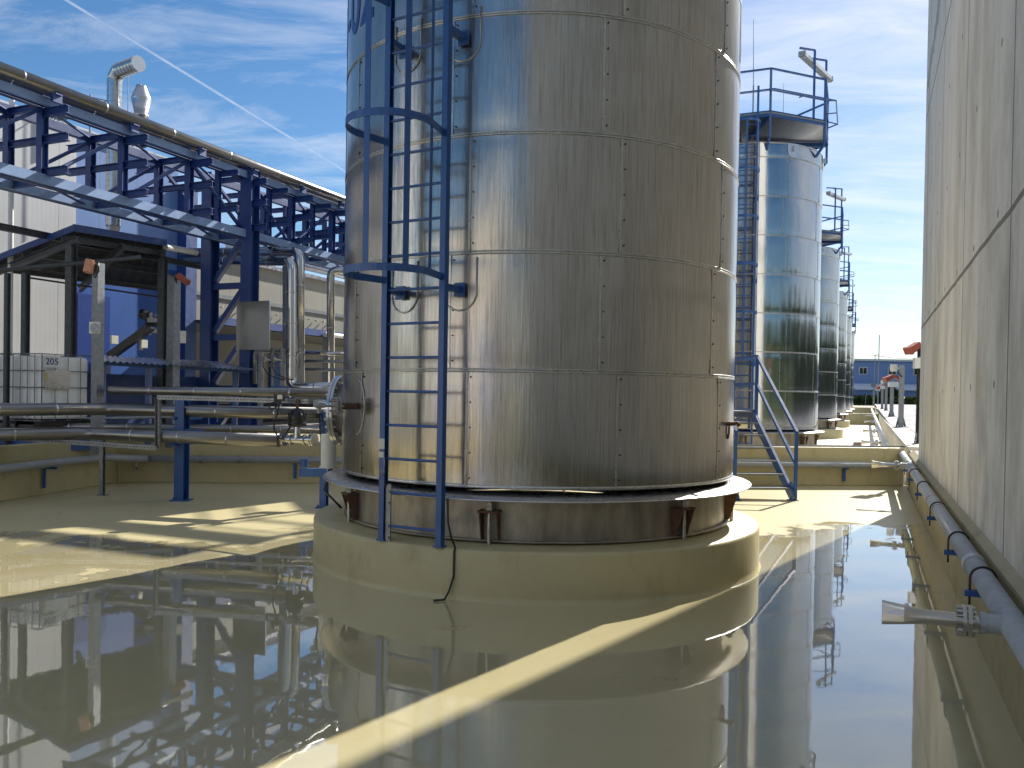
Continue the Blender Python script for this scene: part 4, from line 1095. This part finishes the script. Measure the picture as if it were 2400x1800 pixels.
# dark machine inside the canopy: pump arm and junction boxes on the blue wall
arm = empty('loading_arm', W(3.6, -.3, 1.2), 'black jointed loading arm with valves hanging before the blue wall', 'loading arm'); ab2 = V(arm.location)
b = MB(); b.beam(at(258, 835, 17.0), at(355, 765, 17.0), .20, .14); b.build('lower_arm', M['black'], arm, ab2)
b = MB(); b.cyl(at(330, 735, 16.9), at(352, 742, 16.9), .10, n=14); b.cyl(at(345, 755, 16.9), at(385, 757, 16.9), .09, n=14); b.cyl(at(340, 728, 16.8), at(345, 748, 16.8), .06, n=10); b.cyl(at(365, 742, 16.8), at(368, 760, 16.8), .045, n=10); b.build('joint', M['black'], arm, ab2)
b = MB(); b.box(at(358, 750, 16.75), (.2, .05, .09)); b.cyl(at(342, 728, 16.7), at(344, 733, 16.7), .03, n=8); b.cyl(at(366, 738, 16.7), at(367, 742, 16.7), .03, n=8); b.build('valve', M['galv'], arm, ab2)
for px, py, sx_, sz_ in ((268, 796, .16, .17), (337, 806, .16, .17), (366, 776, .20, .08), (350, 782, .05, .05), (331, 816, .06, .08)):
    p = at(px, py, 17.35); tag(MB().box(p, (sx_, .05, sz_), AXW).build('junction_box', M['sticker'], None, p.to_tuple()), 'pale box on the blue wall by the loading arm, %s' % {268: 'leftmost, beside the post', 337: 'square one left of the column', 366: 'wide one under the joint', 350: 'tiny one under the joint', 331: 'lowest tiny one'}[px], 'box')

# corrugated awning in front of the trestle
c00 = at(232, 846, 14.0); c10 = at(610, 868, 16.4); c01 = at(232, 833, 14.9); c11 = at(520, 849, 17.2)
aw = empty('awning', V((c00.x, c00.y, .75)), 'low corrugated white awning on blue posts, behind the insulated pipes', 'awning'); abs_ = V(aw.location)
b = MB(); n_ = 168
def aq(s, t): return c00*(1-s)*(1-t) + c10*s*(1-t) + c01*(1-s)*t + c11*s*t
for i in range(n_):
    s0, s1 = i/n_, (i+1)/n_; z0 = .014*math.sin(i*PI/3); z1 = .014*math.sin((i+1)*PI/3)
    b.quad(aq(s0, 0)+V((0,0,z0)), aq(s1, 0)+V((0,0,z1)), aq(s1, 1)+V((0,0,z1)), aq(s0, 1)+V((0,0,z0)), True)
b.build('corrugated_sheet', M['plate'], aw, abs_)
b = MB(); b.beam(aq(.0, .3)+V((0,0,-.06)), aq(1, .3)+V((0,0,-.06)), .05, .08); b.build('purlin', M['blue'], aw, abs_)
for s in (.02, .30, .9):
    p = aq(s, .3); MB().beam(V((p.x, p.y, .72)), p+V((0,0,-.08)), .09, .09).build('post', M['blue'], aw, abs_)
# dark sheet standing in for the shade below the awning
q = aq(.30, .7); 
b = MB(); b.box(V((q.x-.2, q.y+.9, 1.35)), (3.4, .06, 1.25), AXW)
tag(b.build('shade_screen', M['blue_deep'], None, (q.x, q.y+.9, .72)), 'dark blue sheet standing in for the shade below the corrugated awning', 'screen')

# galvanised posts with beacons
def gpost(px, py_top, Y, wpx, label):
    t = at(px, py_top, Y); wd = wpx*Y/F; root = empty('galvanised_post', V((t.x, t.y, .65)), label, 'post'); bs_ = V(root.location)
    MB().box(V((t.x, t.y, (t.z+.65)/2)), (wd, wd, t.z-.65), AXW).build('post_shaft', M['galv'], root, bs_)
    return root, bs_, t
r_, bs_, t = gpost(231, 617, 13.4, 19, 'galvanised post with a faded orange alarm beacon, beside the white caged container')
b = MB(); b.cyl(t+V((-.10, -.14, -.17)), t+V((-.08, -.10, .03)), .075, n=18); b.build('beacon', M['flesh'], r_, bs_)
b = MB(); b.tube([t+V((-.02, -.10, .02)), t+V((.05, -.11, -.02)), t+V((.06, -.11, -.14)), t+V((.0, -.11, -.25)), t+V((-.05, -.11, -.16))], .012, 8); b.build('cable_loop', M['black'], r_, bs_)
b = MB(); b.box(at(222, 768, 13.25), (.165, .03, .185)); b.build('sign_plate', M['white'], r_, bs_)
b = MB(); q = at(223, 769, 13.22); b.cyl(q, q+V((0,-.008,0)), .078, n=24); b.build('sign_disc', M['galv'], r_, bs_)
r_, bs_, t = gpost(408, 645, 15.2, 21, 'galvanised post with a small red floodlight, before the blue trestle')
b = MB(); b.cyl(t+V((.12,-.1,-.02)), t+V((.32,-.16,-.16)), .06, n=14); b.cyl(t+V((.03,-.08,-.10)), t+V((.16,-.1,-.06)), .02, n=8); b.build('floodlight', M['orange'], r_, bs_)
b = MB(); b.box(at(429, 790, 15.05), (.09, .05, .22)); b.build('switch_box', M['sticker'], r_, bs_)
b = MB(); b.tube([t+V((-.02, -.1, -.03)), t+V((.06, -.12, .01)), t+V((.08, -.12, -.1)), t+V((.1, -.1, -.16))], .012, 8); b.build('cable_loop', M['black'], r_, bs_)

# caged container
ic = at(96, 900, 14.3); ic.z = 0
ax0 = V((.94, .34, 0)).normalized(); ay0 = V((-ax0.y, ax0.x, 0)); axz = (ax0, ay0, V((0,0,1)))
# near vertical edge sits at px 100: face to the right is the short front, face to the left the long side
ed = at(98, 900, 13.6); dr_ = (at(206, 900, 14.25)-ed); dr_.z = 0; dr_.normalize(); dl_ = V((-dr_.y, dr_.x, 0))
dl_ = (at(-130, 900, 14.2)-ed); dl_.z = 0; dl_.normalize()
zb0 = 1.16; zt0 = at(98, 829, 13.6).z; wr_ = 1.0; wl_ = 1.2
nrm_l = V((dl_.y, -dl_.x, 0))
ibc = empty('caged_container', V((ed.x, ed.y, .7)), 'white plastic liquid container in a wire cage marked 205, at the left edge', 'container'); ib = V(ibc.location)
def I(a, c, z): return V((ed.x, ed.y, 0)) + dr_*a + dl_*c + V((0,0,z))
b = MB(); ins = .04; pts4 = []
for a, c in ((ins, ins), (wr_*.86-ins, ins), (wr_*.86-ins, wl_-ins), (ins, wl_-ins)): pts4.append(I(a, c, 0))
b.prism([(p.x, p.y) for p in pts4], zb0+.02, zt0-.03); b.build('bottle', M['white'], ibc, ib, .06) if False else None
bo = MB().prism([(p.x, p.y) for p in pts4], zb0+.02, zt0-.03).build('bottle', M['bottle'], ibc, ib, bevel=.05)
wr2 = wr_*.86
cg = MB()
for i in range(5):
    z = zb0 + (zt0-zb0)*i/4
    cg.tube([I(0, 0, z), I(wr2, 0, z), I(wr2, wl_, z), I(0, wl_, z)], .011, 6, True)
for i in range(5): cg.cyl(I(wr2*i/4, 0, zb0), I(wr2*i/4, 0, zt0), .009, n=6); cg.cyl(I(wr2*i/4, wl_, zb0), I(wr2*i/4, wl_, zt0), .009, n=6)
for i in range(9): cg.cyl(I(0, wl_*i/8, zb0), I(0, wl_*i/8, zt0), .009, n=6); cg.cyl(I(wr2, wl_*i/8, zb0), I(wr2, wl_*i/8, zt0), .009, n=6)
cg.build('wire_cage', M['galv'], ibc, ib)
pb2 = MB()
for i in range(3): pb2.box(I(wr2/2, wl_*(.08+.42*i), zb0-.07), (wr2, .14, .12), (dr_, dl_, V((0,0,1))))
pb2.box(I(wr2/2, wl_/2, zb0-.005), (wr2, wl_, .02), (dr_, dl_, V((0,0,1)))); pb2.build('pallet', M['black'], ibc, ib)
tm = text_mesh('205', .15); b = MB(); n0 = len(b.v); fn = (dr_.cross(V((0,0,1)))).normalized()
if fn.y > 0: fn = -fn
plq = MB(); plq.box(I(.16, 0, zt0-.12)+fn*.012, (.26, .006, .2), (dr_, fn, V((0,0,1)))); plq.build('number_plate', M['white'], ibc, ib)
for v in tm.vertices: b.v.append(I(.155, 0, 0) + dr_*(v.co.x*.95) + fn*.0175 + V((0,0,zt0-.17+v.co.y)))
for p in tm.polygons: b.face(tuple(n0+i for i in p.vertices))
b.build('number', M['letter'], ibc, ib, fix=False)
b = MB(); b.box(I(.25, 0, zt0-.42)+fn*.012, (.42, .006, .3), (dr_, fn, V((0,0,1)))); b.build('label_sheet', M['plate'], ibc, ib)
b = MB(); b.box(I(.06, 0, zt0-.38)+fn*.018, (.045, .004, .15), (dr_, fn, V((0,0,1)))); b.build('yellow_label', simple('yellow_sticker', (.6, .5, .2), .6), ibc, ib)
b = MB(); b.prism([(p.x, p.y) for p in (I(-.1, -.1, 0), I(wr2+.1, -.1, 0), I(wr2+.1, wl_+.1, 0), I(-.1, wl_+.1, 0))], .66, zb0-.135)
tag(b.build('spill_pallet', M['blue'], None, V((ed.x, ed.y, .66)).to_tuple()), 'blue spill pallet under the white caged container', 'pallet')
# blue cabinet behind the post
q = at(214, 890, 14.9); tag(MB().box(V((q.x, q.y+.3, 1.42)), (.16, .5, 1.5)).build('blue_upright', M['blue'], None, (q.x, q.y+.3, .67)), 'blue upright panel between the caged container and the beacon post', 'panel')

# ------------------------------------------------------------------ pipes and panels behind the bund wall
a0 = at(520, 588, 18.3); a1 = at(700, 578, 17.2)
mkpipe([at(430, 592, 19.0), at(702, 590, 17.2), at(702, 905, 17.2)], .105, M['stainless'], 'insulated_pipe', 'upper of two bright insulated pipes turning down right of the blue trestle', 20, .75)
mkpipe([at(440, 612, 18.8), at(683, 611, 16.9), at(683, 908, 16.9), at(800, 908, 16.5)], .105, M['stainless'], 'insulated_pipe', 'lower of two bright insulated pipes turning down right of the blue trestle', 20, .75)
mkpipe([at(672, 615, 18.2), at(672, 905, 18.2)], .09, M['galv'], 'insulated_pipe', 'upright grey pipe just left of the bright pipe pair', 16, .8)
mkpipe([at(840, 636, 19), at(775, 632, 19), at(775, 905, 19)], .09, M['stainless'], 'insulated_pipe', 'upright bright pipe close to the left edge of the foreground tank', 16, .8)
mkpipe([at(599, 708, 17.2), at(599, 575, 17.2), at(560, 570, 17.6)], .045, M['galv'], 'thin_pipe', 'thin grey pipe rising above the stainless screen', 12)
mkpipe([at(597, 900, 16.8), at(597, 822, 16.8), at(660, 822, 16.8)], .045, M['galv'], 'thin_pipe', 'thin grey pipe bending below the stainless screen', 12)
b = MB(); p0 = at(556, 712, 16.6); p1 = at(633, 707, 16.2); ex2 = (p1-p0); ex2.z = 0; ex2.normalize(); wdd = (V((p1.x, p1.y, 0))-V((p0.x, p0.y, 0))).length; zt_ = at(595, 710, 16.4).z; zb_ = at(595, 815, 16.4).z
mid = (p0+p1)/2; b.box(V((mid.x, mid.y, (zt_+zb_)/2)), (wdd, .03, zt_-zb_), (ex2, V((-ex2.y, ex2.x, 0)), V((0,0,1)))); b.beam(V((p0.x, p0.y, zb_-.02)), V((p1.x, p1.y, zb_-.02)), .05, .04); b.beam(V((p0.x, p0.y, zt_+.015)), V((p1.x, p1.y, zt_+.015)), .05, .03)
tag(b.build('metal_screen', M['stainless'], None, (mid.x, mid.y, zb_)), 'square stainless screen fixed between the blue trestle and the bright pipes', 'screen')
# valve cluster
for px, lab in ((639, 'left'), (660, 'right')):
    c = at(px, 845, 16.7); root = empty('hand_valve', c-V((0,0,.35)), 'small flanged hand valve below the stainless screen, the %s of two' % lab, 'valve', 0, 'hand valves below the screen'); bs_ = V(root.location)
    b = MB(); b.cyl(c+V((0,0,-.5)), c+V((0,0,.25)), .035, n=12)
    for z in (-.12, -.08, .06, .10, .2): b.cyl(c+V((0,0,z)), c+V((0,0,z+.025)), .075, n=16)
    b.build('valve_body', M['galv'], root, bs_); b = MB(); b.cyl(c+V((0,-.03,0)), c+V((-.12,-.14,.02)), .03, n=10); b.cyl(c+V((-.12,-.14,.02)), c+V((-.14,-.16,.022)), .06, n=14); b.build('hand_wheel', M['zinc'], root, bs_)
    b = MB(); b.tube([c+V((-.14, -.15, 0)), c+V((-.15, -.15, -.12)), c+V((-.06, -.1, -.28)), c+V((.12, -.08, -.36)), c+V((.25, 0, -.38))], .012, 6); b.build('cable', M['black'], root, bs_)
for k, (y0, y1) in enumerate(((826, 830), (846, 848), (866, 868))):
    mkpipe([at(715, y0, 17.6), at(840, y1, 17.6)], .035 if k else .045, M['stainless'] if k == 0 else M['galv'], 'thin_pipe', 'horizontal thin pipe right of the bright pipe pair, %s of three' % ('top', 'middle', 'lowest')[k], 10)
# more rack pipes beyond, on the low building's roof edge
mkpipe([W(7, 0.3, 5.45), W(26, .3, 5.45)], .11, M['plate'], 'roof_pipe', 'pale pipe along the roof edge of the process building, seen through the rack', 14, 1.6)

# ------------------------------------------------------------------ posts and lamps along the kerb
# corner post with floodlights at the end of the silo
cp = gz(2149, 1040, .80); croot = empty('lamp_post', cp, 'dark post with red floodlights and pale boxes at the corner of the concrete silo', 'lamp post', 0, 'lamp posts on the kerb wall'); cb3 = V(croot.location)
pz = at(2149, 812, cp.y).z
b = MB(); b.beam(cp, V((cp.x, cp.y, pz)), .05, .05); b.beam(cp+V((.07, .03, 0)), V((cp.x+.07, cp.y+.03, pz)), .045, .045); b.build('mast', M['black'], croot, cb3)
b = MB(); n0 = len(b.v)
for sg in (-1, 1):
    for p in ((0,0), (.16,0), (0, .34)): pass
b.box(cp+V((.0, 0, .01)), (.22, .2, .02)); b.cyl(cp+V((-.05, -.02, .02)), cp+V((.0, 0, .30)), .03, .02, n=6); b.cyl(cp+V((.1, .02, .02)), cp+V((.04, 0, .30)), .03, .02, n=6); b.build('foot_plate', M['galv'], croot, cb3)
zb1 = at(2146, 851, cp.y).z
b = MB(); b.box(V((cp.x-.06, cp.y-.03, zb1)), (.12, .10, .23)); b.box(V((cp.x+.04, cp.y-.05, zb1+.01)), (.09, .10, .25)); b.build('control_box', M['white'], croot, cb3)
def flood(c, d, s, root, bs):
    d = V(d).normalized(); b = MB(); b.beam(c, c+d*(.30*s), .16*s, .13*s); b.beam(c+d*(.27*s), c+d*(.33*s), .19*s, .16*s); o = b.build('floodlight', M['orange'], root, bs); return o
flood(V((cp.x-.02, cp.y, pz+.04)), (-1, -.3, -.55), 1.0, croot, cb3); flood(V((cp.x+.06, cp.y+.02, pz+.03)), (-.5, .6, -.4), .9, croot, cb3)
b = MB(); b.cyl(V((cp.x, cp.y-.01, pz-.6)), V((cp.x, cp.y-.01, pz-.9)), .03, n=8); b.build('cable_gland', M['black'], croot, cb3)
def kpost(px, pyb, pyt, w_, label, box=False, lamp=None):
    c = gz(px, pyb, .80); Y = c.y; zt_ = at(px, pyt, Y).z; root = empty('lamp_post', c, label, 'lamp post', 0, 'lamp posts on the kerb wall'); bs_ = V(root.location)
    b = MB(); b.ibeam(c, V((c.x, c.y, zt_)), w_, w_, .012, RD); b.build('mast', M['galv'], root, bs_)
    b = MB(); b.box(c+V((0,0,.012)), (w_*2.2, w_*2.2, .024))
    for s in (-1, 1): b.beam(c+V((s*w_*.9, 0, .02)), c+V((s*w_*.4, 0, .34)), .03, w_*.35)
    b.build('foot_plate', M['galv'], root, bs_)
    if box: MB().box(V((c.x-.02, c.y-w_, at(px, box, Y).z)), (.5, .12, .26)).build('control_box', M['white'], root, bs_)
    if lamp == 'flood':
        flood(V((c.x, c.y, zt_+.05)), (-1, -.2, -.45), 1.5, root, bs_); flood(V((c.x+.1, c.y, zt_+.05)), (.9, .2, -.4), 1.1, root, bs_)
    if lamp == 'beacon':
        b = MB(); b.cyl(V((c.x-.33, c.y-.1, zt_-.22)), V((c.x-.33, c.y-.1, zt_+.02)), .12, n=16); b.beam(V((c.x-.3, c.y-.05, zt_-.1)), V((c.x, c.y, zt_-.1)), .05, .05); b.build('beacon', M['sticker'], root, bs_)
        b = MB(); b.tube([V((c.x-.22, c.y-.1, zt_-.15)), V((c.x-.16, c.y-.12, zt_-.3)), V((c.x-.05, c.y-.1, zt_-.4))], .02, 6); b.build('cable_loop', M['black'], root, bs_)
    return root
kpost(2111, 1001.5, 856, .17, 'tall galvanised post with a cream beacon on the kerb wall, nearest after the silo corner', lamp='beacon')
kpost(2089, 981, 884, .18, 'galvanised kerb post with red floodlights and a white box, second after the silo corner', 901, 'flood')
kpost(2076, 969, 892, .18, 'galvanised kerb post with a beacon, third after the silo corner', lamp='beacon')
kpost(2067, 966, 905, .18, 'galvanised kerb post with floodlights and a white box, fourth after the silo corner', 908, 'flood')
kpost(2056, 956, 915, .16, 'small far kerb post with a white box, near the end of the row', 914)
kpost(2052, 955, 918, .14, 'smallest far kerb post at the end of the row', None)

# ------------------------------------------------------------------ far side: hall, hedges, trees, poles
FY = 112.0
def fz(py): return at(2080, py, FY).z
fx0 = at(1985, 900, FY).x; fx1 = fx0 + 46
farb = empty('far_hall', V((fx0+10, FY, 1.2)), 'long blue hall with two windows beyond the road', 'building'); fb = V(farb.location)
MB().bbox((fx0, FY, 1.0), (fx1, FY+16, fz(847))).build('wall', M['p_farblue'], farb, fb)
MB().bbox((fx0-.2, FY-.25, fz(847)), (fx1+.2, FY+16.2, fz(842))).build('roof_edge', M['plate'], farb, fb)
MB().bbox((fx0-.1, FY-.10, fz(848.5)), (fx1+.1, FY-.01, fz(847.2))).build('fascia', M['blue_deep'], farb, fb)
for px in (2022, 2090, 2150):
    x0 = at(px-10, 870, FY).x; x1 = at(px+11, 870, FY).x
    fo = MB().bbox((x0, FY-.08, fz(879)), (x1, FY-.005, fz(861))).build('window', M['plate'], farb, fb)
    g_ = MB(); wq = (x1-x0); g_.bbox((x0+.12*wq, FY-.11, fz(877)), (x0+.46*wq, FY-.082, fz(863))); g_.bbox((x0+.54*wq, FY-.11, fz(877)), (x0+.88*wq, FY-.082, fz(863))); g_.build('pane', M['glass'], fo, fb)
b = MB(); y0_ = FY-3
b.quad((fx0, FY-.02, at(2080, 900, FY).z), (fx1, FY-.02, at(2080, 900, FY).z), (fx1, y0_, at(2080, 914, y0_).z), (fx0, y0_, at(2080, 914, y0_).z)); b.quad((fx0, FY-.02, at(2080, 900, FY).z-.1), (fx1, FY-.02, at(2080, 900, FY).z-.1), (fx1, y0_, at(2080, 914, y0_).z-.1), (fx0, y0_, at(2080, 914, y0_).z-.1))
b.build('lean_to_roof', M['white'], farb, fb)
MB().bbox((fx0, y0_+.3, 1.0), (fx1, y0_+.5, at(2080, 915, y0_).z)).build('lean_to_wall', M['p_farblue'], farb, fb)
def bush(name, c, size, n, mat, label, cat, leaf=.22):
    c = V(c); b = MB(); rg = random.Random(int(c.x*13+c.y))
    for i in range(n):
        while True:
            p = V((rg.uniform(-1,1), rg.uniform(-1,1), rg.uniform(-1,1)))
            if p.x**4 + p.y**4 + p.z**4 < 1 and rg.random() < .25 + .75*p.length: break
        q = c + V((p.x*size[0]/2, p.y*size[1]/2, (p.z+1)*size[2]/2))
        a = V((rg.uniform(-1,1), rg.uniform(-1,1), rg.uniform(-1,1))).normalized(); u = a.cross(V((.3,.2,1))).normalized(); s = leaf*rg.uniform(.6, 1.3)
        b.quad(q-a*s, q+u*s*.6, q+a*s, q-u*s*.6)
    root = empty(name, c, label, cat); bs_ = V(root.location)
    b.build('foliage', mat, root, bs_, fix=False)
    k = MB(); k.bbox(c+V((-size[0]*.36, -size[1]*.3, 0)), c+V((size[0]*.36, size[1]*.3, size[2]*.7))); k.build('inner_growth', mat, root, bs_)
    return root
hy = 101.5
def hx(px): return at(px, 930, hy).x
bush('hedge', V(((hx(2006)+hx(2052))/2, hy, 1.25)), (hx(2052)-hx(2006)+2, 1.6, 1.0), 2600, M['foliage'], 'low dark hedge before the far hall, left of the kerb posts', 'hedge')
bush('hedge', V(((hx(2085)+hx(2185))/2, hy, 1.25)), (hx(2185)-hx(2085), 1.8, .9), 2600, M['foliage_light'], 'low bright green hedge before the far hall, right of the kerb posts', 'hedge')
bush('clipped_tree', V(((hx(2090)+hx(2128))/2, hy+3, 1.3)), (hx(2128)-hx(2090), 1.6, at(2100, 908, hy).z-1.3), 2600, M['foliage'], 'dark clipped evergreen in front of the white lean-to roof of the far hall', 'tree')
for px, py, Y, r, lab in ((2061, 785, 95, .07, 'tall dark lighting mast in front of the far hall'), (2051, 832, 92, .06, 'thin shorter pole left of the lighting mast by the far hall')):
    p = at(px, py, Y); base = (p.x+ .02*0, p.y, gzf(95)); b = MB(); b.cyl(V(base), p, r, r*.7, n=8)
    if px == 2051: b.beam(p, p+V((.35, 0, .05)), .06, .05)
    tag(b.build('pole', M['galv'], None, base), lab, 'pole')
# round traffic sign seen from behind
p = at(2047, 903, 90); b = empty('traffic_sign', V((p.x, p.y, gzf(90))), 'round traffic sign on a pole at the end of the kerb', 'sign'); bs_ = V(b.location)
MB().cyl(V((p.x, p.y, gzf(90))), p, .035, n=8).build('sign_pole', M['galv'], b, bs_); MB().cyl(p+V((0,-.02,0)), p+V((0,.02,0)), .28, n=24).build('sign_disc', M['galv'], b, bs_)
# chevron board
p = at(2029, 926, 99.5); cr = empty('chevron_board', V((p.x, p.y, gzf(99))), 'small black and white chevron board on the hedge', 'sign'); bs_ = V(cr.location)
MB().box(p, (.34, .03, .34)).build('board', M['black'], cr, bs_)
b = MB()
for s in (-1, 1): b.beam(p+V((-.02, -.022, .14*s)), p+V((.11, -.022, 0)), .012, .07, (0,-1,0))
b.build('chevron', M['white'], cr, bs_); MB().cyl(V((p.x, p.y+.02, 1.2)), p+V((0,.02,0)), .03, n=8).build('sign_pole', M['galv'], cr, bs_)
b = MB(); p0 = at(2040, 832, 100); p1 = at(2150, 842, 100); mid_ = (p0+p1)/2+V((0,0,-.1)); b.tube([p0, mid_, p1], .03, 6)
tag(b.build('overhead_cable', M['galv'], None, p0.to_tuple()), 'thin overhead cable above the roof of the far hall', 'cable')

# unseen surroundings put behind the viewpoint to be mirrored in the steel
hb_root = empty('rear_hall', (-22, -14, .6), 'low pale hall behind the viewpoint, mirrored in the foreground tank', 'building'); hr = V(hb_root.location)
MB().bbox((-60, -26, .4), (-8, -14, 9.0)).build('wall', M['p_hall'], hb_root, hr)
MB().bbox((-60.2, -26.2, 9.0), (-7.8, -13.8, 9.2)).build('roof', M['plate'], hb_root, hr)
b = MB()
for x in (-50, -42, -34, -26, -15): b.bbox((x, -14.06, .6), (x+3, -13.98, 4.4))
b.build('loading_gate', M['p_blue'], hb_root, hr)
for (x, y, r, h), lab in (((-7.2, -9.6, .5, 9), 'slim white silo added unseen behind the viewpoint, for a bright streak in the foreground tank'), ((-24, 3, 1.6, 12), 'stout white silo added unseen far left, for a bright streak in the foreground tank')):
    root = empty('streak_silo', (x, y, .6), lab, 'silo'); MB().lathe([(r, 0), (r, h), (r*.3, h+.6), (.001, h+.62)], 40).build('shell', M['white'], root)  # white silos added out of view to mirror bright streaks
    b = MB()
    for z in (3, 6, 9, 12): b.lathe([(r+.03, z), (r+.03, z+.12)], 40)
    b.build('hoops', M['galv'], root)
b = MB(); rg = random.Random(11); cores = MB()
for i in range(46):
    f = i/45; x = 2 + 78*f; y = -48 + 70*f*f + rg.uniform(-3, 3); h = rg.uniform(7.5, 11); w_ = rg.uniform(2.4, 3.8)
    for k in range(130):
        t = rg.random(); a = rg.uniform(0, 2*PI); rr = w_*math.sin(PI*(.12+.85*t))*rg.uniform(.6, 1.05)
        q = V((x+rr*math.cos(a), y+rr*math.sin(a), .6+h*(.1+.9*t))); u = V((rg.uniform(-1,1), rg.uniform(-1,1), rg.uniform(-1,1))).normalized(); v_ = u.cross(V((.2,.4,.9))).normalized()
        b.quad(q-u*.55, q+v_*.4, q+u*.55, q-v_*.4)
    b.lathe([(.001, .6), (w_*.75, .6+h*.2), (w_*.8, .6+h*.5), (w_*.4, .6+h*.85), (.001, .6+h*.95)], 8, (x, y, 0))
for i in range(30):
    f = i/29; x = 9.6 + 17*f; y = 11.2 + 2.2*f; h = rg.uniform(3.0, 3.9); w_ = rg.uniform(.8, 1.1)
    for k in range(130):
        t = rg.random(); a = rg.uniform(0, 2*PI); rr = w_*math.sin(PI*(.12+.8*t))*rg.uniform(.6, 1.05)
        q = V((x+rr*math.cos(a), y+rr*math.sin(a), .6+h*t)); u = V((rg.uniform(-1,1), rg.uniform(-1,1), rg.uniform(-1,1))).normalized(); v_ = u.cross(V((.2,.4,.9))).normalized()
        b.quad(q-u*.25, q+v_*.2, q+u*.25, q-v_*.2)
    b.lathe([(w_*.7, .6), (w_*.85, .6+h*.4), (w_*.5, .6+h*.8), (.001, .6+h*.95)], 8, (x, y, 0))
for i in range(26):
    f = i/25; y = 4 + 96*f; x = 27 + .47*y; h = rg.uniform(6, 8); w_ = rg.uniform(2.6, 3.4)
    for k in range(110):
        t = rg.random(); a = rg.uniform(0, 2*PI); rr = w_*math.sin(PI*(.12+.8*t))*rg.uniform(.6, 1.05)
        q = V((x+rr*math.cos(a), y+rr*math.sin(a), .8+h*t)); u = V((rg.uniform(-1,1), rg.uniform(-1,1), rg.uniform(-1,1))).normalized(); v_ = u.cross(V((.2,.4,.9))).normalized()
        b.quad(q-u*.55, q+v_*.4, q+u*.55, q-v_*.4)
    b.lathe([(w_*.8, .6), (w_*.9, .6+h*.4), (w_*.5, .6+h*.8), (.001, .6+h*.95)], 8, (x, y, 0))
tag(b.build('tree_belt', M['foliage'], None, (40, -20, .6), fix=False), 'belt of dark trees behind the viewpoint, mirrored in the row of tanks', 'trees', kind='stuff')

# narrow gangway added unseen behind the foreground tank; its planks bar the sunlit floor
gw = empty('shade_gangway', (2.4, 19.7, 0), 'narrow overhead gangway added unseen behind the foreground tank to shade the left floor', 'shade_gangway'); gb = V(gw.location)
gd = -PD
for off, nm in ((0, 'near'), (.95, 'far')):
    a = V((-1.6, 21.46, 8.95)) + V((.595, .804, 0))*off; MB().beam(a, a + gd*6.4, .55, .05).build('deck_plank', M['galv'], gw, gb)
b = MB()
for q in (3.2, 6.2):
    a = V((-1.6, 21.46, 0)) + V((.595, .804, 0))*.47 + gd*q; b.beam(a, a+V((0,0,8.9)), .10, .10)
    b.beam(a+V((-.5, -.67, 8.88)), a+V((.5, .67, 8.88)), .10, .08)
b.build('leg_frame', M['blue'], gw, gb)
